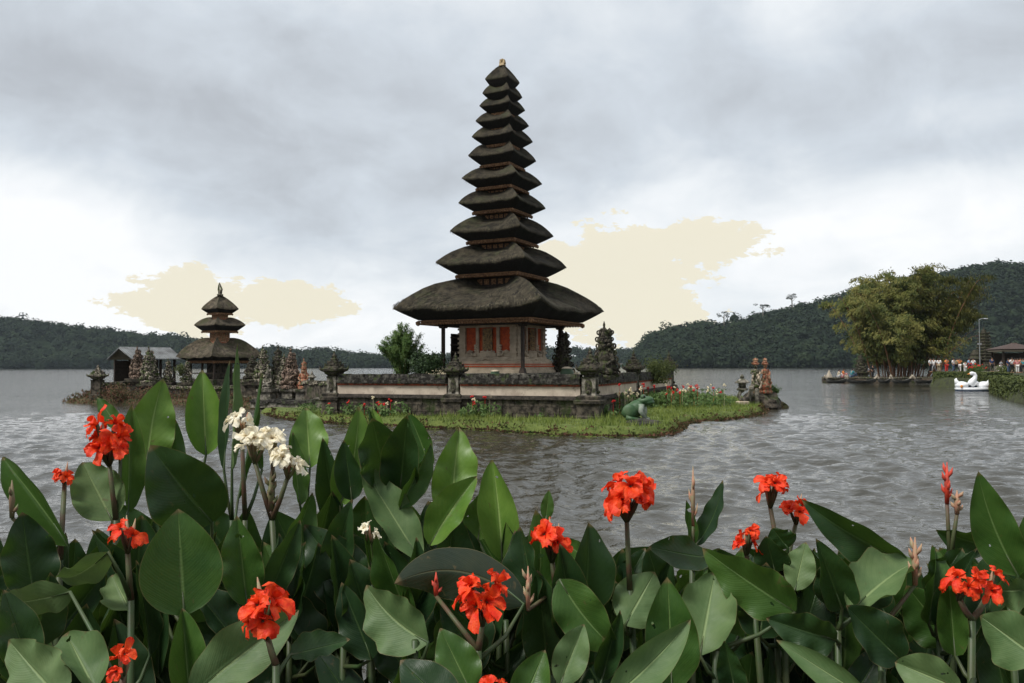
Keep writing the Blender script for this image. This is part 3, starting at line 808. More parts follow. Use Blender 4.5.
def meru(name, label, cx, D, rz, tiers, necks, mats, body_fn, cat, strands=6500):
    t = thing(name, label, cat, (cx, D, 0), rz)
    k = (.975 if name == 'tiered_tower' else .95) / 1.345 * D / F
    n = len(tiers)
    zs = []
    for i, (hw, ytip, ytop, bhw, yb) in enumerate(tiers):
        Sh = hw * k; rb = bhw * k; ze = ZAT(ytip, D); zt = ZAT(ytop, D); zb = ZAT(yb, D * .985)
        nk_up = necks[i] * k if i < n - 1 else 0.03
        rin = nk_up * .92 if i < n - 1 else .04
        me = roof_mesh(Sh, rin, zt, ze, rb, zb + .03 * Sh ** .5, 17 * i + int(D), mats, m=14 if i < 3 else 10, strands=int(strands * max(.18, Sh / (tiers[0][0] * k))), peak=(i == n - 1), sag=.28)
        o = bpy.data.objects.new('roof', me); link(o, t)
        # carved cornice below the thatch
        mb = MB(); th = .05 + .055 * Sh ** .5
        mb.sq([(rb * .90, zb - th * .9), (rb * .97, zb - th * .7), (rb * .97, zb - th * .3), (rb * 1.0, zb - th * .2), (rb * 1.0, zb + th * .2), (rb * .9, zb + th * .4)])
        nb = max(8, int(rb * 2 / .16))
        for s_ in range(4):
            a = s_ * math.pi / 2
            for q in range(nb):
                u = -rb + (q + .5) * 2 * rb / nb
                x, y = u, -rb * 1.0
                mb.box((x * math.cos(a) - y * math.sin(a), x * math.sin(a) + y * math.cos(a), zb - th * .85), (rb / nb * 1.1, .03 + .02 * rb, th * .55), rz=a, taper=1.3)
            x = y = -rb * 1.0
            mb.ball((x * math.cos(a) - y * math.sin(a), x * math.sin(a) + y * math.cos(a), zb - th * .7), (.05 + .03 * rb, .05 + .03 * rb, th * .9), sub=1)
        mb.build('cornice', M['wood_trim'], t)
        zs.append((zb - th, zt, rb))
    for i in range(n - 1):
        # neck between tier i and i+1
        r = necks[i] * k; z0 = zs[i][1] - (zs[i][1] - ZAT(tiers[i][1], D)) * .55; z1 = zs[i + 1][0]
        mb = MB(); mb.sq([(r * .92, z0), (r * .92, z1 - .02), (zs[i + 1][2] * .88, z1 + .06)])
        o = mb.build('neck', M['wood_dark'], t)
        zt = zs[i][1] - .28 * (zs[i][1] - ZAT(tiers[i][1], D))
        mb = MB(); nn = 5
        hh = max(.04, (z1 - zt))
        for s_ in range(4):
            a = s_ * math.pi / 2
            for q in range(nn):
                u = (-1 + (q + .5) * 2 / nn) * r * .92; x, y = u, -r * .94
                mb.box((x * math.cos(a) - y * math.sin(a), x * math.sin(a) + y * math.cos(a), zt + hh * .5), (r * 1.6 / nn * .8, .03, hh * .7), rz=a)
        mb.build('carved_frieze', M['wood_trim'], o)
    # finial
    zt = ZAT(tiers[-1][2], D)
    body_fn(t, zs[0])
    return t, zt, k

D0 = 42.0
def hall(t, b0):
    zb = b0[0]
    # plinth steps
    mb = MB(); mb.sq([(2.75, 1.5), (2.75, 2.02), (2.6, 2.05), (2.6, 2.30)]); mb.build('plinth', M['stone_mid'], t)
    mb = MB(); mb.sq([(2.15, 2.30), (2.15, 2.44), (2.05, 2.47), (2.05, 2.60)]); mb.build('lower_step', M['stone_pale'], t)
    mb = MB(); mb.sq([(2.08, 2.60), (2.08, 2.66)]); mb.sq([(1.98, 2.72), (1.98, 2.76)]); mb.build('brick_band', M['brick_red'], t)
    mb = MB(); mb.sq([(1.96, 2.66), (1.96, 2.90), (1.86, 2.93), (1.86, 3.0), (1.76, 3.02), (1.72, 3.12)]); mb.build('base_moulding', M['stone_pale'], t)
    mb = MB(); mb.sq([(1.60, 3.12), (1.60, zb + .3)]); w_ = mb.build('wall', M['brick_red'], t)
    # carved stone work on each face
    for s_ in range(4):
        a = s_ * math.pi / 2
        Mx = Matrix.Rotation(a, 3, 'Z')
        def L(x, z, y=0): v = Mx @ Vector((x, -1.62 - y, 0)); return (v.x, v.y, z)
        mb = MB()
        for sx_ in (-1, 1):
            mb.box(L(sx_ * 1.46, 3.95, .02), (.34, .16, 1.7), rz=a)                  # corner pilaster
            for k in range(6): mb.box(L(sx_ * 1.50, 3.35 + k * .24, .08), (.42, .12, .10), rz=a)
            mb.box(L(sx_ * .60, 3.95, .03), (.16, .12, 1.7), rz=a)                   # door jambs
            for k in range(4): mb.ball(L(sx_ * .68, 3.3 + k * .13, .06), (.13, .1, .09), sub=1)
            mb.tube([L(sx_ * .62, 3.2, .1), L(sx_ * .85, 3.22, .14), L(sx_ * .95, 3.36, .12), L(sx_ * .82, 3.42, .1)], [.09, .08, .06, .03], 6)
            mb.box(L(sx_ * 1.05, 3.24, .02), (.5, .10, .22), rz=a)
            mb.ball(L(sx_ * 1.05, 3.36, .04), (.2, .08, .12), sub=1)
        mb.box(L(0, 3.22, .05), (1.0, .16, .2), rz=a); mb.box(L(0, 4.72, .04), (2.9, .14, .2), rz=a)
        for k in range(7): mb.ball(L(-.36 + k * .12, 3.36, .08), (.08, .07, .08 + .05 * (k % 2)), sub=1)
        mb.tube([L(-.5, 3.02, .12), L(-.25, 2.96, .2), L(0, 3.05, .24), L(.25, 2.96, .2), L(.5, 3.02, .12)], [.05, .07, .09, .07, .05], 6)
        mb.build('stone_carving', M['stone_pale'], t)
        mb = MB(); mb.box(L(0, 4.02, .06), (.54, .12, 1.1), rz=a)
        mb.box(L(0, 4.02, .13), (.36, .04, .9), rz=a)
        for k in range(9): 
            for q in (-1, 0, 1): mb.ball(L(q * .12, 3.65 + k * .095, .15), (.05, .03, .035), sub=1)
        mb.build('carved_door', M['carved_ochre'], t)
    # posts and beams
    pr = 2.28
    for (x, y) in ((pr, -pr), (-pr, -pr), (pr, pr), (-pr, pr)):
        mb = MB(); mb.box((x, y, (2.5 + zb) / 2), (.15, .15, zb - 2.5 + .3)); mb.box((x, y, 2.42), (.3, .3, .25), taper=.7)
        mb.box((x, y, zb - .12), (.3, .3, .12), taper=1.3)
        mb.build('post', M['wood_dark'], t)
    mb = MB()
    for s_ in range(4):
        a = s_ * math.pi / 2; v = Matrix.Rotation(a, 3, 'Z') @ Vector((0, -pr, 0))
        mb.box((v.x, v.y, zb + .02), (2 * pr + .5, .16, .2), rz=a)
    mb.sq([(b0[2] * .94, zb + .10), (b0[2] * .94, zb + .16)])
    mb.build('ceiling_beams', M['wood_dark'], t)
    mb = MB(); 
    for k in range(4): mb.box((-2.0, -.9 + .0 * k, 3.0 + k * .38), (.55, 1.4, .08))
    mb.box((-2.22, -.9, 3.6), (.06, 1.4, 1.5)); mb.build('side_shelf', M['wood_dark'], t)
TI = [(104.5, 307, 279.5, 84, 322), (65, 264, 246, 46.5, 275.5), (51.5, 233, 216.5, 36, 241.5), (43.5, 204.7, 191, 30, 211.5), (40, 180.8, 168, 26.5, 187.5), (34, 157.8, 144.4, 22.5, 164.5),
      (30.5, 138.8, 126.5, 19, 144.5), (26.7, 123.2, 112.5, 16.5, 128.3), (22.8, 107.6, 97.8, 14, 112), (20, 94.8, 84.4, 12, 98.8), (17.3, 80.5, 65, 11, 85.5)]
NK = [29, 24, 20, 18, 16, 13.5, 12, 10.5, 9.5, 8]
meru_main, ztop_, k_ = meru('tiered_tower', 'tall eleven-tiered black thatched tower over a red brick hall on the walled island', -0.475, D0, -R(27), TI, NK,
                            [M['thatch'], M['thatch_under'], M['straw']], hall, 'temple tower')
mb = MB(); h = .36
mb.box((0, 0, ztop_ + .02), (.32, .26, .14), taper=.7); mb.box((-.08, 0, ztop_ + .18), (.13, .2, .24), taper=.75); mb.box((.10, 0, ztop_ + .16), (.14, .2, .22), taper=.6)
mb.ball((0, 0, ztop_ + .26), .1, sub=1)
mb.build('finial', M['gold'], meru_main)
# ================================================================== PLANTS ON THE ISLANDS
def at(px, Y, z): return (XAT(px, Y), Y, z)
def bush(label, loc, w, h, n, leafmat, seed, upright=False, leaf=(.10, .03), name='bush', stems=14, group=None):
    t = thing(name, label, 'bush', loc, 0, group); g = np.random.default_rng(seed); rr = random.Random(seed)
    mb = MB(); tips = []; mb.ball((0, 0, 0), .06, sub=1)
    for k in range(stems):
        a = rr.uniform(0, 6.28); s_ = rr.uniform(.15, 1) * w / 2
        top = Vector((math.cos(a) * s_, math.sin(a) * s_, h * rr.uniform(.75, 1.0) * (1 - .35 * (s_ / (w / 2)) ** 2)))
        p = [Vector((math.cos(a) * .02, math.sin(a) * .02, -.03)), top * .5 + Vector((0, 0, h * .08)) - Vector((top.x, top.y, 0)) * .1, top]
        mb.tube(p, [.02 * h ** .5, .014 * h ** .5, .005], 4); tips.append(p)
    mb.build('stem', M['culm'] if upright else M['wood_dark'], t)
    C = []; U = []; N = []
    for k in range(n):
        p = tips[rr.randrange(len(tips))]; f = rr.random() ** .7
        q = p[0].lerp(p[1], f * 2) if f < .5 else p[1].lerp(p[2], f * 2 - 1)
        sp = w * (.032 if upright else .13)
        C.append((q.x + rr.gauss(0, sp), q.y + rr.gauss(0, sp), max(.02, q.z + rr.gauss(0, sp * .6))))
        d = Vector((q.x, q.y, h * (.7 if upright else .15))).normalized(); U.append(d); N.append((q.x + .01, q.y - .3 * w, h * .2))
    N = np.array(N); N /= np.linalg.norm(N, axis=1)[:, None]
    V, Fq = leaf_quads(C, N, leaf[0], leaf[1], g, droop=.15, updir=np.array([tuple(u) for u in U]) if upright else None)
    np_mesh('foliage', V, Fq, M[leafmat], t); return t
bush('tall feathery light green bush standing behind the wall left of the hall', at(403, 41.5, 1.6), 2.5, 3.45, 24000, 'shrub_leaf', 1, True, (.17, .034), stems=46)
bush('lower dark rounded bush leaning right beside the feathery bush', at(424, 41.0, 1.6), 1.9, 2.1, 5200, 'dark_leaf', 2, False, (.13, .07))
bush('small pale flowering bush on the court left of the hall steps', at(441, 39.6, 1.75), 1.5, .75, 700, 'cream_flower', 3, False, (.05, .035), stems=8)
bush('light green bush rising above the receding right wall between the urns', at(657, 47.5, 1.6), 2.2, 1.45, 2400, 'hedge_leaf', 4, False, (.13, .06))
bush('pale small-leaved plant on the court right of the hall', at(577, 41, 1.7), .9, .75, 500, 'cream_flower', 6, False, (.05, .035), stems=8)
def pot(label, loc, s_=.28):
    t = thing('plant_pot', label, 'plant pot', loc, 0, 'green glazed pots round the hall')
    MB().lathe([(s_ * .6, 0), (s_ * .9, s_ * .5), (s_, s_ * 1.0), (s_ * .75, s_ * 1.35), (s_ * .85, s_ * 1.5), (s_ * .6, s_ * 1.45)], n=14).build('body', M['pot'], t, smooth=True)
    MB().lathe([(s_ * .8, s_ * 1.5), (s_ * .78, s_ * 1.62), (s_ * .3, s_ * 1.8)], n=14).build('lid', M['stone_pale'], t)
pot('small green glazed jar on the court in front of the hall corner post', at(495, 38.3, 2.0), .26)
pot('green rounded jar on the court beside the right hall post', at(567, 39.2, 2.0), .34)

def flowerbed(label, px, py, n, w, hgt, seed, reds=6, creams=0, Y=None):
    """clump of canna-like flowers on the island"""
    x, y = pin(px, py, .3) if Y is None else (XAT(px, Y), Y)
    t = thing('flower_clump', label, 'flowers', (x, y, max(.2, H_isl(x, y))), 0, 'flower clumps on the main island'); rr = random.Random(seed); g = np.random.default_rng(seed)
    C = []; U = []
    mb = MB()
    for k in range(n):
        a, b = rr.gauss(0, w * .33), rr.gauss(0, w * .16); h = hgt * rr.uniform(.35, 1)
        mb.tube([(0, 0, -.12), (a * .9, b * .9, -.08), (a + rr.gauss(0, .04), b, h)], [.012, .012, .007], 4)
        for q in range(9):
            C.append((a + rr.gauss(0, .07), b + rr.gauss(0, .06), h * rr.uniform(.1, .95))); U.append((rr.gauss(0, .6), rr.gauss(0, .4), .7))
    mb.build('stem', M['flower_leaf'], t)
    N = np.tile((0, -1, .4), (len(C), 1)); V, Fq = leaf_quads(C, N, .24, .085, g, droop=.25, updir=np.array(U)); np_mesh('foliage', V, Fq, M['flower_leaf'], t)
    for cnt, mm, nm in ((reds, 'red_flower', 'red_bloom'), (creams, 'cream_flower', 'cream_bloom')):
        for k in range(cnt):
            a, b = rr.gauss(0, w * .36), rr.gauss(0, w * .16); h = hgt * rr.uniform(.65, 1.15); fm = MB()
            fm.tube([(a, b, 0), (a, b, h)], [.008, .006], 3)
            for q in range(5): fm.ball((a + rr.gauss(0, .035), b + rr.gauss(0, .03), h + rr.gauss(0, .035)), (rr.uniform(.03, .06), .035, rr.uniform(.03, .055)), sub=1)
            fm.build(nm, M[mm], t)
    return t
flowerbed('red and white flower clump by the front wall nearest the left end', 394, 410, 16, 1.5, .75, 1, 3, 2, Y=37.6)
flowerbed('leafy clump with two red and two cream blooms at the middle of the front wall', 482, 415, 26, 1.6, .85, 2, 3, 4, Y=36.2)
flowerbed('scattered low plants with one red bloom left of the middle urn pillar', 372, 408, 8, 1.4, .6, 3, 2, 1, Y=38.2)
flowerbed('single red bloom with few leaves at the base of the corner urn pillar', 603, 414, 12, 1.0, .75, 4, 5, 0, Y=35.2)
flowerbed('broad red-flowered bed right of the frog under the receding wall', 668, 400, 150, 3.6, 1.0, 5, 14, 6, Y=44)
flowerbed('cream-flowered clump at the right end of the garden bed', 692, 398, 110, 2.6, 1.05, 6, 6, 14, Y=46)
flowerbed('cream blooms behind the frog statue against the wall', 628, 402, 16, 1.6, 1.25, 7, 2, 12, Y=38.0)
flowerbed('low plants with one red bloom near the foot of the leftmost urn pillar', 342, 410, 12, 1.6, .7, 8, 2, 0, Y=38.6)
flowerbed('tiny tuft of leaves on the grass between the middle clump and corner pillar', 545, 415, 8, 1.4, .5, 9, 0, 0, Y=35.6)
for k, (px, Y) in enumerate(((310, 40.5), (730, 47), (708, 45))):
    x = XAT(px, Y); t = bush(['tuft of taller weeds at the left tip of the grassy island', 'low green shrub on the grass just left of the stone lantern', 'small weed tuft on the right lawn of the island'][k], (x, Y, max(.1, H_isl(x, Y))), [2.0, 1.1, .8][k], [.38, .38, .25][k], [600, 500, 250][k], 'flower_leaf', 30 + k, False, (.10, .04), stems=8)

# ------------------------------------------------------------------ frog statue on a rock
x, y = XAT(637, 33.0), 33.0
t = thing('frog_statue', 'big painted green frog statue sitting on the grass by the water, facing right', 'statue', (x, y, max(.25, H_isl(x, y)) + .12), R(-12))
mb = MB()
E = lambda a: Matrix.Rotation(a, 3, 'Y').to_euler()
mb.ball((-.08, 0, .42), (.52, .36, .34), sub=3, rot=E(R(-32)))      # trunk rising to the right
mb.ball((.32, 0, .78), (.36, .30, .17), sub=3, rot=E(R(-8)))        # head
mb.ball((.44, 0, .70), (.27, .27, .12), sub=3, rot=E(R(-4)))        # jaw
mb.ball((-.34, 0, .26), (.32, .38, .25), sub=3)
frog = mb.build('body', M['frog'], t, smooth=True)
rm = frog.modifiers.new('remesh', 'REMESH'); rm.mode = 'VOXEL'; rm.voxel_size = .028; rm.use_smooth_shade = True
for s_ in (-1, 1):
    mb = MB(); mb.ball((-.30, s_ * .34, .34), (.30, .14, .30), sub=3, rot=E(R(20)))
    mb.tube([(-.42, s_ * .38, .1), (-.2, s_ * .42, .04), (.1, s_ * .42, .03)], [.12, .09, .05], 8)
    mb.build('hind_leg', M['frog'], t, smooth=True)
    mb = MB(); mb.tube([(.18, s_ * .26, .62), (.16, s_ * .34, .34), (.34, s_ * .33, .04)], [.13, .10, .07], 8)
    for k in (-1, 0, 1): mb.tube([(.33, s_ * .33, .04), (.5, s_ * (.33 + k * .08), .02)], [.04, .025], 6)
    mb.build('front_leg', M['frog_belly'], t, smooth=True)
    e = MB().ball((.24, s_ * .17, .93), (.11, .10, .10), sub=2).build('eye', M['frog'], t, smooth=True)
    MB().ball((.29, s_ * .24, .95), (.045, .03, .045), sub=2).build('pupil', M['hair'], e, smooth=True)
mb = MB(); mb.ball((.20, 0, .42), (.20, .30, .32), sub=3, rot=E(R(-15))); mb.build('belly', M['frog_belly'], t, smooth=True)
def rock(label, loc, sz, seed, m='rock', name='rock'):
    V, Fc = ICO[3]; vs = []
    for p in V:
        n_ = 1 + .35 * noise.noise(Vector(p) * 1.4 + Vector((seed, 0, 0))) + .15 * noise.noise(Vector(p) * 4 + Vector((0, seed, 0)))
        vs.append((p[0] * n_ * sz[0], p[1] * n_ * sz[1], p[2] * n_ * sz[2]))
    o = MB().add(vs, Fc).build(name, M[m]); o.location = loc
    return tag(o, label, 'rock')
x, y = XAT(642, 32.1), 32.1
rock('flat black boulder at the grass edge right in front of the frog statue', (x, y, .32), (.72, .45, .2), 1)
rock('flat pale stone slab lying on the right lawn', (XAT(714, 46.5), 46.5, .36), (1.0, .7, .05), 2, 'stone_mid', 'stone_slab')

# ------------------------------------------------------------------ lantern and deities at the right tip
x, y = XAT(742, 48), 48
t = thing('stone_lantern', 'grey stone lantern on a curved leg at the right tip of the island', 'lantern', (x, y, .30), R(10))
mb = MB(); mb.sq([(.32, -.1), (.32, .16), (.26, .2)]); mb.build('base', M['stone_pale'], t)
mb = MB(); mb.tube([(.14, 0, .16), (-.12, 0, .32), (-.24, 0, .52), (-.14, 0, .74), (.05, 0, .86)], [.09, .12, .13, .11, .13], 8); mb.build('leg', M['stone_mid'], t)
mb = MB(); mb.sq([(.28, .84), (.34, .90), (.34, .96), (.22, .98)], n=6); mb.build('platform', M['stone_mid'], t)
mb = MB()
for k in range(6): a = k * math.pi / 3; mb.box((math.cos(a) * .2, math.sin(a) * .2, 1.12), (.07, .07, .3), rz=a)
mb.sq([(.12, .98), (.12, 1.26)], n=6); mb.build('light_chamber', M['stone_mid'], t)
mb = MB(); mb.sq([(.24, 1.26), (.46, 1.30), (.44, 1.36), (.20, 1.52), (.09, 1.56), (.13, 1.64), (.12, 1.72), (.02, 1.82)], n=6); mb.build('roof', M['stone_mid'], t)
x2, y2 = XAT(751, 48.6), 48.6
t = thing('stone_post', 'pair of plain grey stone posts between the lantern and the deities', 'post', (x2, y2, .1)); mb = MB(); mb.sq([(.13, 0), (.12, 1.25), (.05, 1.32)], (0, 0, 0)); mb.build('post', M['stone_mid'], t)
mb = MB(); mb.sq([(.12, 0), (.11, 1.1), (.05, 1.16)], (.27, -.2, 0)); mb.build('post', M['stone_mid'], t)
rock('dark mossy rock plinth in the water under the two painted deities', (XAT(761, 49), 49.2, .35), (1.3, 1.0, .72), 5, 'stone_dark', 'rock_plinth')
rock('low mossy boulder in the water at the far right tip of the island', (XAT(772, 49.6), 49.8, .05), (.9, .7, .42), 8, 'bank')
for k, (px, lab) in enumerate(((755.5, 'left of two painted deities back to back on the rock, grey shawl and orange crown'), (765, 'right of two painted deities on the rock, red and gold robe and orange crown'))):
    x, y = XAT(px, 48.8), 48.8
    t = thing('deity_statue', lab, 'statue', (x, y, .95), R(10 + 20 * k), 'painted deities on the rock')
    mb = MB(); mb.sq([(.30, 0), (.33, .12), (.27, .15), (.27, .24), (.31, .28)]); mb.build('base', M['carve_red'], t)
    mb = MB(); mb.lathe([(.27, .26), (.30, .5), (.24, .8), (.19, 1.05), (.16, 1.12)], n=12)
    mb.ball((0, 0, 1.28), (.21, .15, .25), sub=2); mb.ball((0, -.02, 1.66), (.11, .12, .15), sub=2); mb.tube([(0, 0, 1.45), (0, 0, 1.62)], [.07, .06], 6)
    for s_ in (-1, 1):
        mb.tube([(s_ * .2, 0, 1.45), (s_ * .34, -.05, 1.22), (s_ * .16, -.22, 1.12)], [.07, .06, .04], 6)
        mb.ball((s_ * .13, -.24, 1.12), (.05, .05, .06), sub=1)
    mb.build('body', M['carve_multi'] if k == 0 else M['carve_red'], t, smooth=True)
    mb = MB()
    for q in range(12):
        f = q / 11; mb.ball((math.sin(q * 1.9) * .26, -.12 + math.cos(q * 2.3) * .12, .35 + f * .8), (.08, .07, .12), sub=1)
    mb.tube([(.24, -.15, 1.3), (.05, -.25, .9), (.26, -.2, .55), (.1, -.26, .3)], [.06, .08, .07, .05], 6)
    mb.build('robe', M['carve_red'] if k else M['stone_pale'], t)
    mb = MB(); mb.sq([(.15, 1.72), (.22, 1.78), (.13, 1.82), (.17, 1.90), (.10, 1.94), (.13, 2.02), (.03, 2.16)], n=8)
    for s_ in (-1, 1): mb.ball((s_ * .2, 0, 1.82), (.08, .05, .06), sub=1); mb.ball((s_ * .13, 0, 2.04), (.06, .04, .09), sub=1)
    mb.build('crown', M['carve_red'], t)
bush('small leafy plant growing from the rock right of the painted deities', at(773, 49.3, .6), .9, .85, 420, 'shrub_leaf', 41, False, (.2, .06), stems=8)

# ================================================================== LEFT TEMPLE ISLETS
LI = [(XAT(64, 60), 60), (XAT(80, 58.2), 58.2), (XAT(110, 57.4), 57.4), (XAT(150, 57), 57), (XAT(200, 56), 56), (XAT(262, 55), 55), (XAT(262, 72), 72), (XAT(90, 74), 74), (XAT(84, 61.5), 61.5)]
H_l = islet('temple_islet', 'low islet carrying the small three-tiered temple', LI, .4, .32, M['bank'], lip=.6)
CI = [(XAT(238, 50.5), 50.5), (XAT(262, 50), 50), (XAT(300, 51), 51), (XAT(338, 46), 46), (XAT(352, 44), 44), (XAT(360, 58), 58), (XAT(240, 60), 60)]
H_c = islet('statue_terrace_ground', 'low ground under the statue terrace', CI, .4, .30, M['bank'], lip=.5)
def creeper(poly, Hf, n, label, zmax=.6):
    g = random.Random(len(label)); V = []
    xs = [p[0] for p in poly]; ys = [p[1] for p in poly]
    X = rng.uniform(min(xs), max(xs), n * 3); Y = rng.uniform(min(ys), max(ys), n * 3); D = seg_dist(X, Y, poly)
    ok = (D > -.2) & (D < 2.2); X, Y, D = X[ok][:n], Y[ok][:n], D[ok][:n]
    for x, y, d in zip(X, Y, D):
        h = zmax * g.random() ** 1.6 * max(0, .5 + 1.2 * nz(x, y, .7) + min(1, max(0, d)) * .5); z = max(0, Hf(x, y)) + h; s_ = g.uniform(.03, .09)
        a = g.uniform(0, 6.28)
        V += [(x - s_ * math.cos(a), y - s_ * math.sin(a), z), (x + s_ * math.cos(a), y + s_ * math.sin(a), z + g.uniform(-.04, .06)), (x + g.gauss(0, .05), y, z + g.uniform(.06, .2))]
    V = np.array(V); tag(np_mesh('ground_creeper', V, np.arange(len(V)).reshape(-1, 3), M['creeper']), label, 'creeper', kind='stuff')
creeper(LI, H_l, 9000, 'reddish green creeper covering the edge of the small temple islet', .45)
creeper(CI, H_c, 5000, 'creeper along the foot of the statue terrace', .4)

TI2 = [(40, 354.5, 337, 31, 360.5), (24, 324, 316.5, 17, 330), (17.5, 307.5, 294.5, 12, 312)]
def small_hall(t, b0):
    zb = b0[0]
    mb = MB(); mb.sq([(2.0, .2), (2.0, 1.2), (1.8, 1.25), (1.8, 1.7)]); mb.build('plinth', M['stone_dark'], t)
    for (x, y) in ((1, -1), (-1, -1), (1, 1), (-1, 1), (0, -1), (1, 0), (-1, 0)):
        MB().box((x * 1.5, y * 1.5, (1.6 + zb) / 2), (.13, .13, zb - 1.6 + .2)).build('post', M['wood_dark'], t)
    mb = MB(); mb.sq([(.75, 1.7), (.75, 2.1), (.62, 2.15), (.62, zb + .1)]); mb.build('shrine_box', M['stone_dark'], t)
    mb = MB()
    for s_ in range(4):
        v = Matrix.Rotation(s_ * math.pi / 2, 3, 'Z') @ Vector((0, -1.5, 0)); mb.box((v.x, v.y, zb + .02), (3.3, .12, .15), rz=s_ * math.pi / 2)
        mb.box((v.x, v.y, 2.15), (3.0, .06, .08), rz=s_ * math.pi / 2)
    mb.build('beam', M['wood_dark'], t)
t, zt, k = meru('small_tiered_shrine', 'small three-tiered brown thatched shrine on the left islet', XAT(219.5, 62), 62, -R(35), TI2, [10.5, 8.5], [M['thatch_brown'], M['thatch_under'], M['straw']], small_hall, 'shrine', strands=1500)
for q in t.children:
    if q.name.startswith('neck') or q.name.startswith('cornice'): q.data.materials[0] = M['carve_red'] if q.name.startswith('neck') else M['wood_trim']
mb = MB(); mb.ball((0, 0, zt + .22), (.16, .16, .24), sub=2); mb.ball((0, 0, zt + .02), (.25, .25, .12), sub=2)
for a in (-1, 1): mb.tube([(a * .08, 0, zt + .2), (a * .2, 0, zt + .45), (a * .1 - .08, 0, zt + .75), (a * .02 - .1, 0, zt + 1.0)], [.1, .09, .06, .01], 6)
mb.build('finial', M['carve_multi'], t)

# tin roofed pavilion
t = thing('tin_roof_pavilion', 'open pavilion with a grey metal gable roof behind the carved gate posts', 'pavilion', (XAT(145, 63), 63, .3), R(52))
sc = 63 / F; zr = ZAT(346.5, 63) - .3; ze = ZAT(358, 63) - .3
W2 = 2.05; rw = 2.05
mb = MB()
for s_ in (-1, 1):
    v = [(-rw, 0, zr), (rw, 0, zr), (W2, s_ * 2.0, ze), (-W2, s_ * 2.0, ze)]
    vs = v + [(a, b, c - .06) for a, b, c in v]
    mb.add(vs, [(0, 1, 2, 3), (7, 6, 5, 4), (0, 4, 5, 1), (1, 5, 6, 2), (2, 6, 7, 3), (3, 7, 4, 0)])
    for k in range(22):
        x0 = -W2 + .15 + k * (2 * W2 - .2) / 21; 
        xt = x0
        mb.tube([(x0, s_ * 2.0, ze + .03), (xt, s_ * .05, zr + .02)], .025, 3)
mb.build('roof', M['tin'], t)
mb = MB()
for s_ in (-1, 1): mb.tube([(-W2 + .1, 2, ze - .1), (-rw, 0, zr - .12), (-W2 + .1, -2, ze - .1)], .05, 4)
mb.box((0, 0, zr - .12), (2 * rw, .1, .1)); mb.build('rafter', M['tin'], t)
for x in (-1.7, -.55, .55, 1.7):
    for y in (-1.5, 1.5): MB().box((x, y * .9, ze / 2), (.16, .16, ze - .1)).build('post', M['wood_dark'], t)
MB().box((0, 1.4, ze * .5), (3.4, .12, ze * .9)).build('back_wall', M['wood_dark'], t)
MB().box((0, 0, .3), (3.9, 3.4, .6)).build('floor', M['stone_dark'], t)

# carved gate posts, pillars and urns of the left islet
G1 = 'carved posts of the small temple'
carved_figure('carved_gate_post', 'left one of the two tall lichen-spotted gate spires before the tin roof', 'gate post', at(137, 59.5, .2), ZAT(344.5, 59.5) - .2, 1.3, 21, 'carve_pink', group=G1, pedestal_h=1.6, pm='stone_dark', pw=1.2, curls=6)
carved_figure('carved_gate_post', 'right one of the two tall lichen-spotted gate spires, green with moss', 'gate post', at(148.5, 59.2, .2), ZAT(344.5, 59.2) - .2, 1.45, 22, 'carve_multi', group=G1, pedestal_h=1.2, pm='stone_dark', pw=1.2, curls=7)
carved_figure('carved_gate_post', 'shorter mossy carved post under the right end of the tin roof', 'gate post', at(168, 60, .2), ZAT(357, 60) - .2, .95, 23, 'carve_multi', group=G1, pedestal_h=1.3, pm='stone_dark', curls=3)
carved_figure('carved_gate_post', 'short carved post at the left corner of the small shrine roof', 'gate post', at(187, 59.5, .2), ZAT(358, 59.5) - .2, 1.0, 24, 'carve_multi', group=G1, pedestal_h=1.3, pm='stone_dark', curls=3)
t = thing('urn_pillar', 'urn pillar alone at the far left end of the small temple wall', 'pillar', at(98, 59, .2), 0, 'urn pillars of the small temple')
mb = MB(); mb.sq([(.42, 0), (.42, .4), (.34, .45), (.34, 1.45), (.4, 1.5)]); mb.build('shaft', M['stone_dark'], t); mb = MB(); crown_mb(mb, 1.5, 1.15, 1.15, 5); mb.build('urn_crown', M['carve_multi'], t)
def low_wall(label, a, b, z0, z1, m='stone_dark', w_=.5, group='low walls of the left temple'):
    a, b = Vector(a), Vector(b); L = (b - a).length; rz = math.atan2(b.y - a.y, b.x - a.x)
    t = thing('low_wall', label, 'wall', (a.x, a.y, 0), rz, group)
    rr = random.Random(int(L * 100)); mb = MB(); x = 0
    MB().box((L / 2, 0, (z0 + z1) / 2 - .1), (L, w_, z1 - z0 - .2)).build('base', M[m], t)
    while x < L:
        q = min(L - x, rr.uniform(.4, .9)); dz = rr.uniform(-.04, .04); mb.box((x + q / 2, 0, z1 - .1 + dz), (q - .02, w_ + .18, .2)); x += q
    mb.build('coping', M['carve_multi'] if m == 'stone_dark' else M['coping'], t)
    return t
low_wall('low mossy wall between the far left urn pillar and the gate spires', at(101, 59.2, 0), at(130, 60, 0), .1, 1.55)
low_wall('low mossy wall in front of the small shrine', at(158, 59, 0), at(236, 58, 0), .1, 1.25)
low_wall('long dark wall behind the painted statues, joining the main island wall', at(244, 57, 0), at(338, 47, 0), .2, 1.75)
low_wall('lower plinth edge of the statue terrace above the water', at(258, 50.4, 0), at(330, 48.2, 0), .1, .62, 'stone_mid', 1.4)
bush('reddish bush at the foot of the far left gate spires', at(118, 57.9, .2), 2.6, 1.1, 1300, 'creeper', 51, False, (.16, .07))
bush('reddish bush with pale specks below the two gate spires', at(150, 57.6, .2), 2.2, .9, 1100, 'creeper', 52, False, (.16, .07))
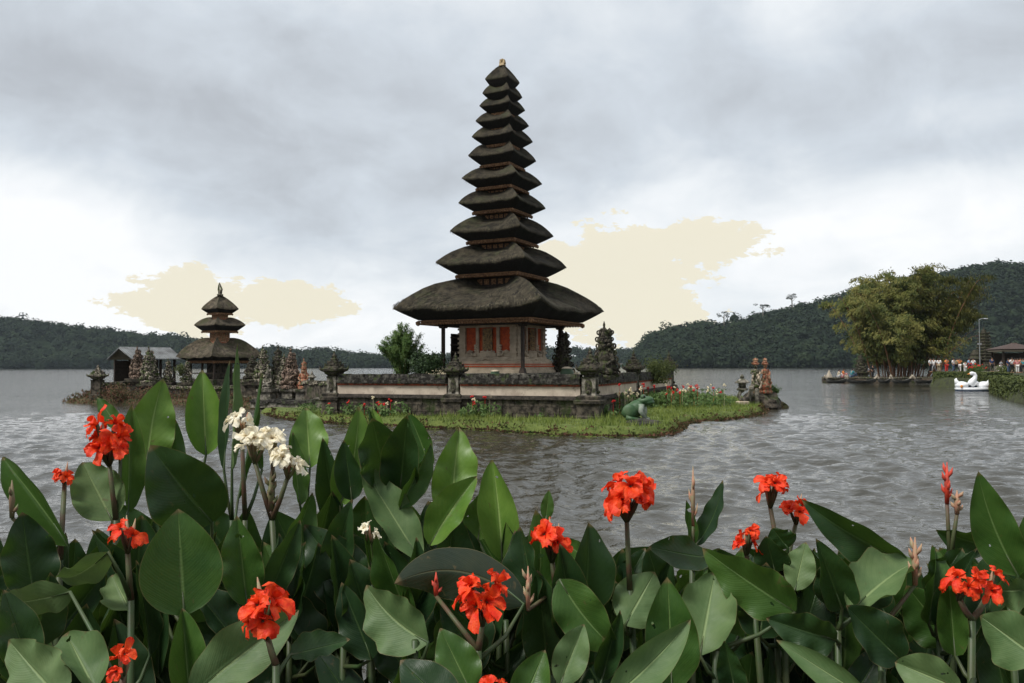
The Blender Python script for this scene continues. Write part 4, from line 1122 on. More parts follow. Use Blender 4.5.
bush('mossy plant tangle hanging on the small shrine corner post', at(181, 59.2, 2.0), .9, .9, 500, 'hedge_leaf', 53, False, (.12, .05))

rr = random.Random(9)
G2 = 'carved statues of the left terrace'
for k, (px, top, D, w_, m, ph, lab, cu, pmm) in enumerate((
        (252, 352, 55, 1.3, 'carve_dark', 1.3, 'dark mossy carving at the left end, touching the small shrine roof', 4, 'stone_dark'),
        (262.5, 344.5, 52.5, 1.25, 'carve_multi', 1.35, 'green and white lichen-covered statue, first from the small shrine', 6, 'stone_dark'),
        (268, 366, 49.8, .8, 'stone_mid', .95, 'short grey lantern-like figure on a pale pedestal at the terrace edge', 2, 'stone_mid'),
        (278, 344, 53, 1.3, 'carve_dark', .9, 'tallest dark statue with upright crown, middle of the group', 7, 'stone_dark'),
        (290.5, 347, 50.4, 1.45, 'carve_pink', .95, 'broad pale statue with orange flowers, right of the darkest statue', 6, 'stone_mid'),
        (303.7, 357.5, 50, .85, 'carve_red', .95, 'reddish painted figure with trident crown on a pale pedestal', 3, 'stone_mid'),
        (284, 352, 50.9, 1.0, 'carve_multi', .95, 'white speckled figure squeezed in front of the tallest dark statue', 4, 'stone_mid'))):
    carved_figure('terrace_statue', lab, 'statue', at(px, D, .3), ZAT(top, D) - .3, w_, 60 + k, m, rz=R(rr.uniform(-20, 20)), group=G2, pedestal_h=ph, pm=pmm, pw=.95, curls=cu)
t = thing('stone_lantern', 'small grey stone lantern on a plain round pillar, right end of the statue terrace', 'lantern', at(312, 50, .3))
mb = MB(); mb.lathe([(.32, 0), (.28, .1), (.27, .95), (.34, 1.0)]); mb.build('pillar', M['stone_mid'], t)
mb = MB(); mb.lathe([(.2, 1.0), (.12, 1.1), (.12, 1.3), (.28, 1.36), (.26, 1.42), (.14, 1.46), (.15, 1.62), (.3, 1.68), (.1, 1.86), (.02, 2.05)], n=8); mb.build('lantern_head', M['stone_mid'], t)
t = thing('stone_block', 'low pale stone block at the right end of the terrace edge', 'stone block', at(328, 45.2, .2)); MB().box((0, 0, .32), (1.3, .8, .5), taper=.92).build('block', M['stone_mid'], t, bevel=.03); MB().box((0, 0, .62), (1.45, .9, .1)).build('cap', M['stone_mid'], t, bevel=.02)
# ================================================================== RIGHT SHORE
BK = [(XAT(1030, 51), 51), (XAT(1012, 60), 60), (XAT(997, 71), 71), (XAT(992, 80), 80), (XAT(985, 88), 88), (XAT(937, 95), 95), (XAT(930, 99), 99), (XAT(938, 140), 140), (160, 140), (160, 51)]
H_b = islet('shore_park', 'raised park shore on the right with visitors', BK, .6, .95, M['bank_dark'], lip=.5, slope=.18, hmax=4, rough=.03)
MB().add([(p[0], p[1], 1.74) for p in ((55.5, 100.5), (140, 100.5), (140, 112), (61, 112))], [(0, 1, 2, 3)]).build('path', M['paving'])
bpy.data.objects['path']['kind'] = 'structure'; bpy.data.objects['path']['label'] = 'pale paved path behind the hedge where the visitors stand'
def hedge(label, pts, w_, h, z0, n, seed):
    t = thing('hedge', label, 'hedge', (pts[0][0], pts[0][1], z0), 0, 'clipped hedges of the park'); g = np.random.default_rng(seed)
    o0 = np.array([pts[0][0], pts[0][1]]); P_ = [np.array(p) - o0 for p in pts]
    V = []; Fc = []
    for i, p in enumerate(P_):
        d = P_[min(i + 1, len(P_) - 1)] - P_[max(0, i - 1)]; d = d / np.linalg.norm(d); nrm = np.array([-d[1], d[0]]) * (w_ / 2 - .05)
        for (s_, z) in ((-1, 0), (-1, h - .08), (1, h - .08), (1, 0)): q = p + nrm * s_; V.append((q[0], q[1], z))
    for i in range(len(P_) - 1):
        for k in range(3): a = i * 4 + k; Fc.append((a, a + 1, a + 5, a + 4))
    Fc += [(0, 3, 2, 1), tuple(len(V) - 4 + k for k in range(4))]
    MB().add(V, Fc).build('core', M['forest_in'], t)
    C = []; N = []
    segs = [(P_[i], P_[i + 1]) for i in range(len(P_) - 1)]; Ls = np.array([np.linalg.norm(b - a) for a, b in segs]); pr = Ls / Ls.sum()
    for k in range(n):
        a, b = segs[g.choice(len(segs), p=pr)]; f = g.uniform(-.01, 1.01); q = a + (b - a) * f; d = (b - a) / np.linalg.norm(b - a); nr = np.array([-d[1], d[0]])
        if g.uniform() < .5: s_ = g.uniform(-1, 1) * w_ / 2; C.append((*(q + nr * s_), h + g.normal(0, .05))); N.append((0, 0, 1))
        else: s_ = 1 if g.uniform() < .5 else -1; C.append((*(q + nr * s_ * (w_ / 2 + g.normal(0, .05))), g.uniform(0, h))); N.append((*(nr * s_), .2))
    V, Fq = leaf_quads(C, N, .17, .13, g); np_mesh('foliage', V, Fq, M['hedge_leaf'], t)
hedge('bright green clipped hedge at the right edge by the water, nearest the camera', [(XAT(1060, 51), 51), (XAT(1033, 60), 60), (XAT(1010, 72), 72), (XAT(1004, 82), 82)], 2.8, 1.6, -.1, 16000, 1)
hedge('long dark clipped hedge in front of the crowd, behind the white swan boat', [(XAT(1000, 86), 86), (XAT(985, 91), 91), (XAT(941, 97.5), 97.5)], 2.4, 1.75, 0.0, 11000, 2)

# ------------------------------------------------------------------ bamboo islet
BI = [(XAT(822, 128), 128), (XAT(824, 122), 122), (XAT(850, 120), 120), (XAT(885, 119.5), 119.5), (XAT(915, 119), 119), (XAT(937, 117), 117), (XAT(945, 122), 122), (XAT(940, 140), 140), (XAT(850, 140), 140)]
H_m = islet('bamboo_islet', 'flat earth islet under the giant bamboo', BI, .6, .7, M['soil'], lip=.7)
low_wall('low dark stone kerb along the front of the bamboo islet', at(822, 121.5, 0), at(936, 119, 0), -.1, .85, 'stone_dark', .8, group=None)
t = thing('giant_bamboo', 'giant spreading bamboo clump with reddish culms on its own islet', 'bamboo', at(901, 126, .6))
g = np.random.default_rng(77); rr = random.Random(77)
sc = 126 / F
def bp(px, py): return Vector((XAT(px, 126) - XAT(901, 126), 0, ZAT(py, 126) - .6))
plumes = []
tops = [(850, 303), (838, 297), (862, 292), (870, 305), (885, 283), (893, 276), (905, 285), (915, 276), (924, 272), (938, 276), (950, 281), (962, 287), (971, 292), (974, 300), (960, 302), (945, 296),
        (930, 290), (912, 298), (897, 300), (880, 300), (868, 318), (855, 312), (890, 315), (905, 320), (925, 312), (940, 318), (955, 320), (965, 312), (878, 330), (895, 335), (915, 332), (932, 333), (948, 330), (885, 345), (905, 348), (925, 347), (940, 343), (868, 335), (958, 333)]
for k in range(64):
    tx, ty = tops[k % len(tops)]; q = bp(tx + rr.gauss(0, 3), ty + rr.gauss(0, 3))
    bx = (tx - 903) * sc * .42 + rr.gauss(0, .5); by = rr.gauss(0, 2.4)
    q.y = by * 1.6 + rr.gauss(0, 1.6)
    base = Vector((bx, by, 0)); mid = base.lerp(q, .5) + Vector((-(q.x - bx) * .22, 0, (q.z) * .12))
    pts = []
    for i in range(9):
        f = i / 8; pts.append((1 - f) ** 2 * base + 2 * f * (1 - f) * mid + f * f * q)
    dv = (pts[-1] - pts[-2]).normalized()
    tipd = Vector((math.copysign(1, q.x) * rr.uniform(.3, 1.2), rr.uniform(-.5, .5), -.35)); pts.append(pts[-1] + dv * .5 + tipd * .5)
    MB().tube(pts, [.085 - .0075 * i for i in range(10)], 6).build('culm', M['culm'], t)
    plumes.append(pts)
C = []; U = []; N = []
for pts in plumes:
    pn_ = rr.randrange(28, 38)
    for k in range(pn_):           # leafy sprays along the upper culm
        f = rr.uniform(.22, 1.0); i = min(8, int(f * 9)); c = pts[i].lerp(pts[i + 1], f * 9 - i)
        if c.z < 3.0 + rr.uniform(-.8, 1.4): continue
        rad = rr.uniform(.55, 1.25)
        c = c + Vector((rr.gauss(0, .8), rr.gauss(0, .8), rr.gauss(0, .45)))
        py_ = 367 - (c.z + .6 - 2.65) * F / 126; lo = np.interp(py_, [262, 268, 280, 295, 310, 330, 355, 368], [905, 897, 866, 838, 846, 862, 872, 880]); hi = np.interp(py_, [262, 268, 280, 295, 310, 330, 355, 368], [940, 952, 968, 973, 966, 950, 928, 922])
        if py_ < 271 or not (XAT(lo, 126) < c.x + XAT(901, 126) < XAT(hi, 126)): continue
        dd = Vector((rr.gauss(0, 1) + c.x * .12, rr.gauss(0, 1), -.25)).normalized()
        for q in range(62):
            s_ = rr.uniform(-1, 1.2); w2 = rad * .42 * (1.2 - abs(s_) * .6)
            C.append((c.x + dd.x * s_ * rad + rr.gauss(0, w2), c.y + dd.y * s_ * rad + rr.gauss(0, w2), c.z + dd.z * s_ * rad + rr.gauss(0, w2 * .7) - abs(s_) ** 2 * .25))
            U.append((dd.x * .5, dd.y * .5, -.7)); N.append((c.x * .15, -1, .8))
V, Fq = leaf_quads(C, N, .56, .16, g, droop=.2, updir=np.array(U)); fo = np_mesh('foliage', V, Fq, M['bamboo_leaf'], t)
# one long arching cane to the right
pts = [bp(935, 350), bp(948, 335), bp(962, 325), bp(976, 319), bp(988, 317.5)]
o = MB().tube(pts, [.07, .06, .05, .04, .02], 5).build('arching_cane', M['bamboo_leaf'], t)
C = [tuple(pts[min(3, int(f * 4))].lerp(pts[min(3, int(f * 4)) + 1], f * 4 - int(f * 4)) + Vector((rr.gauss(0, .15), rr.gauss(0, .15), rr.gauss(0, .15)))) for f in [rr.uniform(0, .99) for _ in range(260)]]
V, Fq = leaf_quads(C, np.tile((0, -1, .6), (len(C), 1)), .4, .1, g, droop=.2); np_mesh('cane_leaves', V, Fq, M['bamboo_leaf'], o)

# ------------------------------------------------------------------ boats
def canoe(label, pxl, pxr, Y, sag, seed):
    x0, x1 = XAT(pxl, Y), XAT(pxr, Y); L = x1 - x0; t = thing('canoe', label, 'boat', ((x0 + x1) / 2, Y, .0), R(random.Random(seed).uniform(-4, 4)), 'dark canoes moored along the bamboo islet')
    V = []; n = 14
    for i in range(n + 1):
        u = -1 + 2 * i / n; w_ = .42 * (1 - abs(u) ** 3) + .03; zt = .42 + .38 * abs(u) ** 3; zb = -.12 + .32 * abs(u) ** 3
        x = u * L / 2
        V += [(x, -w_, zt), (x, -w_ * .75, (zt + zb) / 2), (x, 0, zb), (x, w_ * .75, (zt + zb) / 2), (x, w_, zt), (x, w_ * .8, zt - .02), (x, 0, zb + .1), (x, -w_ * .8, zt - .02)]
    Fc = [(i * 8 + k, (i + 1) * 8 + k, (i + 1) * 8 + (k + 1) % 8, i * 8 + (k + 1) % 8) for i in range(n) for k in range(8)] + [tuple(range(7, -1, -1)), tuple(n * 8 + k for k in range(8))]
    MB().add(V, Fc).build('hull', M['hull'], t, smooth=False)
    for s_ in (-1, 1):
        mb = MB(); mb.tube([(s_ * L / 2 * .9, 0, .62), (s_ * L / 2 * 1.0, 0, .82), (s_ * (L / 2 + .2), 0, 1.05), (s_ * (L / 2 + .1), 0, 1.28)], [.14, .16, .13, .03], 6)
        mb.ball((s_ * (L / 2 + .12), 0, .98), (.2, .12, .17), sub=1)
        mb.build('prow_ornament', M['hull_pale'], t)
    for u in (-.3, .3): MB().box((u * L / 2, 0, .40), (.22, .7, .05)).build('thwart', M['hull_pale'], t)
for k, (a_, b_, Y, lab) in enumerate(((846, 876, 116.5, 'dark canoe with pale prow below the seated people at the left'), (878, 890, 118, 'short canoe seen end-on between two longer ones'),
        (891, 911, 117, 'dark canoe left of the tall pale prow under the bamboo'), (914, 936, 116.6, 'pale-edged canoe at the right end under the bamboo'), (826, 846, 118, 'canoe nearest the left tip of the bamboo islet'))):
    canoe(lab, a_, b_, Y, .1, k)
# swan pedal boat
x, y = XAT(972.5, 81), 81
t = thing('swan_boat', 'white swan-shaped pedal boat floating before the hedge', 'boat', (x, y, 0), R(-8)); t.scale = (1.12, 1.12, 1.05)
mb = MB(); mb.sq([(.6, -.1), (.74, .1), (.78, .28), (.7, .34)], n=12); 
for i, v in enumerate(mb.v): mb.v[i] = (v[0] * 2.0, v[1] * 1.1, v[2])
mb.build('hull', M['white'], t, smooth=True); mb = MB(); mb.sq([(.74, -.02), (.76, .1)], n=12)
for i, v in enumerate(mb.v): mb.v[i] = (v[0] * 2.02, v[1] * 1.12, v[2])
mb.build('waterline_band', M['blue'], t)
for s_ in (-1, 1):
    mb = MB(); mb.ball((s_ * .95, 0, .55), (.55, .6, .38), sub=3)
    mb.tube([(s_ * 1.1, 0, .6), (s_ * 1.38, 0, .85), (s_ * 1.45, 0, 1.12), (s_ * 1.38, 0, 1.25)], [.25, .2, .12, .02], 8); mb.build('wing', M['white'], t, smooth=True)
    MB().ball((s_ * 1.2, -.62, .45), (.12, .05, .16), sub=2).build('side_emblem', M['orange'], t, smooth=True)
mb = MB(); mb.tube([(-.25, -.1, .55), (-.1, -.1, .95), (.14, -.1, 1.25), (.18, -.1, 1.5), (.1, -.1, 1.68), (-.06, -.1, 1.72)], [.34, .27, .2, .16, .15, .14], 12)
mb.ball((-.08, -.1, 1.70), (.24, .17, .18), sub=2); ne = mb.build('neck', M['white'], t, smooth=True)
MB().tube([(-.26, -.1, 1.68), (-.48, -.1, 1.62)], [.08, .02], 6).build('beak', M['orange'], ne)
mb = MB(); mb.tube([(-.25, -.1, .6), (.3, 0, .8), (.5, 0, .6)], [.3, .22, .2], 8); mb.build('seat_cowl', M['white'], t, smooth=True)
MB().box((-.1, .25, .42), (.9, .5, .14)).build('seat', M['blue'], t, bevel=.03)

# ------------------------------------------------------------------ buildings of the shore
x, y = XAT(984.5, 112), 112
t = thing('carved_gate_tower', 'slim dark carved stone tower behind the visitors, right of the bamboo', 'tower', (x, y, 1.5), R(20))
h = ZAT(328, 112) - 1.5
mb = MB(); mb.sq([(1.15, 0), (1.15, 1.1), (.95, 1.2), (.95, 1.5)]); mb.build('base', M['stone_dark'], t)
mb = MB(); pr = [(.72, 1.5)]; z = 1.5; r = .78
while z < h - .8:
    st = .42; pr += [(r * .85, z), (r * .85, z + st * .55), (r * 1.08, z + st * .7), (r * 1.02, z + st * .98)]
    for i in range(4):
        a = math.pi / 4 + i * math.pi / 2; mb.ball((math.cos(a) * r * 1.35, math.sin(a) * r * 1.35, z + st * .85), (.14, .14, .2), sub=1)
    z += st; r *= .945
pr += [(r * .5, z), (r * .5, z + .3), (r * .2, z + .4), (.03, h)]
mb.sq(pr); mb.build('tower_body', M['carve_dark'], t)
for s_ in (-1, 1):
    mb = MB(); mb.sq([(.5, 0), (.5, 1.9), (.62, 2.0), (.4, 2.4), (.46, 2.6), (.1, 3.3)], (s_ * 1.75, 0, 0)); mb.build('side_pillar', M['carve_dark'], t)
x, y = XAT(980, 108), 108
t = thing('lamp_pole', 'thin tall grey lamp pole left of the carved tower', 'lamp post', (x, y, 1.5)); h = ZAT(321, 108) - 1.5
MB().tube([(0, 0, 0), (0, 0, h)], [.06, .035], 6).build('pole', M['metal'], t)
MB().tube([(0, 0, h), (.3, 0, h + .15), (.9, 0, h + .2)], [.05, .05, .04], 5).build('arm', M['metal'], t); MB().box((.9, 0, h + .16), (.5, .2, .07)).build('lamp_head', M['white'], t)
MB().box((0, 0, h * .55), (.5, .12, .25)).build('bracket', M['metal'], t)
x, y = XAT(1014, 104), 104
t = thing('park_pavilion', 'low open pavilion with dark hipped tile roof at the right edge', 'pavilion', (x, y, 1.5), R(-12))
zr = ZAT(345, 104) - 1.5; ze = ZAT(350.5, 104) - 1.5
mb = MB(); mb.sq([(2.5, ze - .08), (2.6, ze), (.35, zr), (.25, zr + .12)]); mb.build('roof', M['tile'], t)
mb = MB(); mb.sq([(2.3, ze - .3), (2.3, ze - .1)]); mb.build('fascia', M['hull_pale'], t)
for a in (-1.9, 1.9):
    for b in (-1.9, 1.9): MB().box((a, b, ze / 2 - .1), (.22, .22, ze)).build('post', M['wood_dark'], t)
mb = MB(); mb.sq([(2.1, 0), (2.1, .9), (2.0, .95)]); mb.build('floor', M['stone_mid'], t)
MB().box((0, 1.7, ze * .55), (3.6, .15, ze * .6)).build('back_wall', M['wood_dark'], t)
for k, (px, Y, w_, h_, mt, lab) in enumerate(((962, 106, 2.2, 1.5, 'dark_leaf', 'round dark shrub among the visitors left of the carved tower'), (976, 103, 2.0, 1.0, 'flower_leaf', 'low green shrub with red flowers before the carved tower'), (1006, 101, 2.2, .9, 'hedge_leaf', 'low bush on the path below the park pavilion'))):
    bush(lab, at(px, Y, 1.6), w_, h_, 1200, mt, 90 + k, False, (.2, .12))
fl = MB(); q = at(975, 102.4, 0)
for k in range(26): fl.ball((q[0] + rr.uniform(-1.4, 1.4), q[1] + rr.uniform(-.4, .4), 2.35 + rr.uniform(-.2, .5)), rr.uniform(.06, .12), sub=1)
tag(fl.build('red_blossoms', M['red_flower']), 'mass of red blossoms on the shrub before the carved tower', 'flowers', kind='stuff')

# ------------------------------------------------------------------ people
def skin_mesh(name, verts, edges, radii, mats, parent, sub=1):
    me = bpy.data.meshes.new(name); me.from_pydata(verts, edges, [])
    o = bpy.data.objects.new(name, me); link(o, parent)
    sk_ = o.modifiers.new('skin', 'SKIN'); sk_.use_smooth_shade = True
    me.skin_vertices or me.attributes
    for i, r_ in enumerate(radii): me.skin_vertices[0].data[i].radius = (r_, r_) if not isinstance(r_, tuple) else r_
    me.skin_vertices[0].data[0].use_root = True
    if sub: o.modifiers.new('sub', 'SUBSURF').levels = sub; o.modifiers['sub'].render_levels = sub
    dg = bpy.context.evaluated_depsgraph_get(); dg.update()
    m2 = bpy.data.meshes.new_from_object(o.evaluated_get(dg)); o.modifiers.clear(); o.data = m2; m2.name = name
    m2.materials.clear(); m2.materials.append(mats); return o
POSES = {
 'stand': dict(hip=.92, J=dict(chest=(0, 0, 1.28), neck=(0, 0, 1.46), head=(0, -.02, 1.60), crown=(0, -.01, 1.69), sl=(-.19, 0, 1.40), el=(-.25, .02, 1.12), hl=(-.24, -.08, .88), sr=(.19, 0, 1.40), er=(.25, .02, 1.12), hr=(.24, -.08, .88), kl=(-.10, -.02, .49), fl=(-.11, .02, .08), tl=(-.12, -.16, .03), kr=(.10, -.02, .49), fr=(.11, .02, .08), tr=(.12, -.16, .03))),
 'walk': dict(hip=.91, J=dict(chest=(0, -.02, 1.27), neck=(0, -.03, 1.45), head=(0, -.06, 1.59), crown=(0, -.05, 1.68), sl=(-.19, 0, 1.39), el=(-.25, -.12, 1.14), hl=(-.2, -.32, 1.05), sr=(.19, 0, 1.39), er=(.25, .12, 1.13), hr=(.23, .12, .89), kl=(-.10, -.2, .50), fl=(-.11, -.24, .08), tl=(-.12, -.42, .05), kr=(.10, .06, .48), fr=(.11, .34, .12), tr=(.12, .2, .03))),
 'hold': dict(hip=.92, J=dict(chest=(0, 0, 1.28), neck=(0, 0, 1.46), head=(0, -.03, 1.60), crown=(0, -.02, 1.69), sl=(-.19, 0, 1.40), el=(-.26, -.12, 1.18), hl=(-.09, -.32, 1.42), sr=(.19, 0, 1.40), er=(.26, -.12, 1.18), hr=(.09, -.32, 1.42), kl=(-.10, -.02, .49), fl=(-.13, .02, .08), tl=(-.14, -.16, .03), kr=(.10, -.02, .49), fr=(.12, .02, .08), tr=(.14, -.16, .03))),
 'sit': dict(hip=.16, J=dict(chest=(0, -.06, .52), neck=(0, -.1, .70), head=(0, -.14, .83), crown=(0, -.13, .92), sl=(-.19, -.06, .64), el=(-.27, -.2, .40), hl=(-.12, -.42, .42), sr=(.19, -.06, .64), er=(.27, -.2, .40), hr=(.12, -.42, .42), kl=(-.16, -.42, .46), fl=(-.13, -.5, .06), tl=(-.13, -.66, .03), kr=(.16, -.42, .46), fr=(.13, -.5, .06), tr=(.13, -.66, .03))),
}
def person_proto(pose):
    p = POSES[pose]; J = dict(p['J']); h = p['hip']; J['hip'] = (0, 0, h); J['belly'] = tuple((Vector((0, 0, h)) + Vector(J['chest'])) / 2)
    J['pl'] = (-.1, 0, h - .05); J['pr'] = (.1, 0, h - .05)
    names = ['hip', 'belly', 'chest', 'neck', 'head', 'crown', 'sl', 'el', 'hl', 'sr', 'er', 'hr', 'pl', 'kl', 'fl', 'tl', 'pr', 'kr', 'fr', 'tr']
    rad = dict(hip=(.15, .12), belly=(.14, .11), chest=(.17, .12), neck=.055, head=(.085, .10), crown=(.07, .08), sl=.07, el=.045, hl=.03, sr=.07, er=.045, hr=.03, pl=.10, kl=.065, fl=.045, tl=.035, pr=.10, kr=.065, fr=.045, tr=.035)
    E_ = [('hip', 'belly'), ('belly', 'chest'), ('chest', 'neck'), ('neck', 'head'), ('head', 'crown'), ('chest', 'sl'), ('sl', 'el'), ('el', 'hl'), ('chest', 'sr'), ('sr', 'er'), ('er', 'hr'), ('hip', 'pl'), ('pl', 'kl'), ('kl', 'fl'), ('fl', 'tl'), ('hip', 'pr'), ('pr', 'kr'), ('kr', 'fr'), ('fr', 'tr')]
    V = [J[n] for n in names]; ix = {n: i for i, n in enumerate(names)}; ED = [(ix[a], ix[b]) for a, b in E_]; RD = [rad[n] for n in names]
    for s_, hn, en in ((-1, 'hl', 'el'), (1, 'hr', 'er')):                     # palm and five fingers
        d = (Vector(J[hn]) - Vector(J[en])).normalized(); side = Vector((1, 0, 0)); b = Vector(J[hn]) + d * .06
        V.append(tuple(b)); RD.append((.035, .018)); pi_ = len(V) - 1; ED.append((ix[hn], pi_))
        for k in range(4):
            q = b + side * (k - 1.5) * .022 + d * (.075 - abs(k - 1.4) * .01) + Vector((0, -.02, 0)); V.append(tuple(q)); RD.append(.009); ED.append((pi_, len(V) - 1))
        V.append(tuple(Vector(J[hn]) + d * .05 + side * (-s_) * .06 + Vector((0, -.02, 0)))); RD.append(.011); ED.append((ix[hn], len(V) - 1))
    root = bpy.data.objects.new('person', None); link(root)
    body = skin_mesh('body', V, ED, RD, M['skin'], root, 1)
    def grow(nm, ns, es, k, m, extra=None):
        ii = {n: i for i, n in enumerate(ns)}
        rs = [tuple(q * k + .012 for q in (rad[n] if isinstance(rad[n], tuple) else (rad[n], rad[n]))) for n in ns]
        return skin_mesh(nm, [J[n] for n in ns], [(ii[a], ii[b]) for a, b in es], rs, m, root, 1)
    grow('shirt', ['hip', 'belly', 'chest', 'sl', 'el', 'sr', 'er'], [('hip', 'belly'), ('belly', 'chest'), ('chest', 'sl'), ('sl', 'el'), ('chest', 'sr'), ('sr', 'er')], 1.08, M['white'])
    grow('trousers', ['hip', 'pl', 'kl', 'fl', 'pr', 'kr', 'fr'], [('hip', 'pl'), ('pl', 'kl'), ('kl', 'fl'), ('hip', 'pr'), ('pr', 'kr'), ('kr', 'fr')], 1.12, M['blue'])
    hd = Vector(J['head']); mb = MB(); mb.ball(hd + Vector((0, .025, .045)), (.10, .105, .10), sub=2); mb.ball(hd + Vector((0, .07, -.03)), (.085, .06, .10), sub=2); mb.build('hair', M['hair'], root, smooth=True)
    mb = MB()
    mb.ball(hd + Vector((0, -.105, .0)), (.014, .02, .022), sub=1)
    o = mb.build('nose', M['skin'], root, smooth=True)
    for s_ in (-1, 1): MB().ball(hd + Vector((s_ * .035, -.092, .025)), (.014, .01, .009), sub=1).build('eye', M['hair'], root)
    MB().ball(hd + Vector((0, -.094, -.04)), (.025, .01, .007), sub=1).build('mouth', M['brick_line'], root)
    for s_ in (-1, 1): MB().ball(hd + Vector((s_ * .095, 0, .01)), (.012, .025, .035), sub=1).build('ear', M['skin'], root)
    return root
CL = {k: mat('cloth ' + k, c, 0.85) for k, c in dict(white=(.70, .68, .66), red=(.52, .04, .03), black=(.018, .018, .02), navy=(.03, .05, .12), orange=(.62, .19, .05), grey=(.25, .25, .26), pink=(.55, .22, .22), teal=(.05, .22, .24), khaki=(.30, .24, .15), sky=(.25, .4, .6), cream=(.6, .52, .38), denim=(.07, .11, .18)).items()}
protos = {k: person_proto(k) for k in POSES}; used = set()
def person(pose, loc, rz, shirt, trous, label, group, s_=1.0):
    pr_ = protos[pose]
    o = pr_ if pose not in used else copy_tree(pr_)
    used.add(pose); o.location = loc; o.rotation_euler = (0, 0, rz); o.scale = (s_, s_, s_)
    tag(o, label, 'person', group)
    for c in o.children:
        nm = c.name.split('.')[0]
        if nm in ('shirt', 'trousers'):
            sl = c.material_slots[0]; sl.link = 'OBJECT'; sl.material = CL[shirt if nm == 'shirt' else trous]
G = 'visitors on the shore path'
PP = [(930.5, 101, 'stand', 'white', 'black', 'person in white shirt standing closest to the bamboo clump', 20), (934, 103, 'walk', 'white', 'grey', 'person all in pale clothes second from the bamboo', -60),
      (939, 102, 'stand', 'white', 'khaki', 'person in white and khaki just right of the bamboo, back half turned', 140), (946.5, 101.5, 'hold', 'orange', 'red', 'person in orange top and red trousers behind the dark hedge', 10),
      (953.5, 103, 'stand', 'white', 'denim', 'person in white top and jeans left of the orange-sleeved one', 30), (956.5, 101.5, 'walk', 'khaki', 'black', 'person in khaki jacket mid-step in the crowd', 70),
      (959.5, 102.5, 'hold', 'orange', 'white', 'person in orange shirt and white trousers lifting a camera', -20), (965, 99.8, 'stand', 'white', 'white', 'shorter person in plain white directly behind the swan boat', 0, .82),
      (969, 103.5, 'stand', 'sky', 'black', 'person in light blue shirt behind the shorter white figure', 40), (973.5, 104, 'walk', 'white', 'navy', 'person in white with dark blue trousers near the red blossoms', -70),
      (992, 102, 'stand', 'navy', 'black', 'person in dark navy clothes right of the carved tower', 0, 1.05), (1001, 101, 'walk', 'grey', 'white', 'person in grey crossing before the pavilion', 80, .85),
      (1008.5, 98, 'stand', 'navy', 'denim', 'person in dark blue at the left of the right-edge group', 20), (1012, 96, 'hold', 'white', 'black', 'person with white shirt raising both hands, right-edge group', -10, 1.05),
      (1014.5, 97, 'walk', 'red', 'khaki', 'person in a bright red shirt in the right-edge group', 60), (1017.5, 95.5, 'stand', 'pink', 'white', 'person in a pink top and white trousers in the right-edge group', -30),
      (1020.5, 97, 'hold', 'orange', 'black', 'person in orange holding something up, next to the picture edge', 0, 1.03), (1023.5, 95, 'walk', 'teal', 'black', 'person in teal cut by the right picture edge', -80)]
for q in PP:
    Y = q[1]; x = XAT(q[0], Y); gz = 1.745 if Y > 100.5 else 1.66
    person(q[2], (x, Y, gz), R(q[6]), q[3], q[4], q[5], G, (q[7] if len(q) > 7 else 1) * 1.03)
person('sit', at(838, 120.8, .83), R(70), 'cream', 'white', 'person in cream seated at the left tip of the bamboo islet', 'people on the bamboo islet', 1.25)
person('sit', at(842.5, 120.6, .83), R(60), 'orange', 'pink', 'person in orange and pink seated second from the left on the bamboo islet', 'people on the bamboo islet', 1.35)
person('sit', at(851.5, 120.8, .83), R(100), 'teal', 'denim', 'person in teal and denim seated left of the dark stone on the bamboo islet', 'people on the bamboo islet', 1.4)
person('stand', at(872.5, 121, .72), R(30), 'black', 'black', 'tall person in black standing at the left side of the bamboo', 'people on the bamboo islet', 1.15)
person('walk', at(868.5, 121.6, .72), R(70), 'grey', 'khaki', 'person in grey stepping between the dark stone and the person in black', 'people on the bamboo islet', 1.0)
carved_figure('stone_shrine', 'dark mossy stone shrine with a tapering top on the bamboo islet', 'shrine', at(861, 122, .6), 3.9, 1.9, 91, 'carve_dark', pedestal_h=1.0, pm='stone_dark', pw=1.8, curls=4)
bush('small dark conical tree rising above the islet shrine', at(860.5, 123.5, .6), 2.0, 4.3, 1500, 'dark_leaf', 95, False, (.28, .12), stems=10)
t = thing('white_bundle', 'pale pointed cloth bundle at the extreme left tip of the bamboo islet', 'bundle', at(829, 120.4, .8)); mb = MB(); mb.sq([(.5, 0), (.42, .3), (.2, .75), (.04, 1.15)], n=7); mb.build('cloth', M['hull_pale'], t)
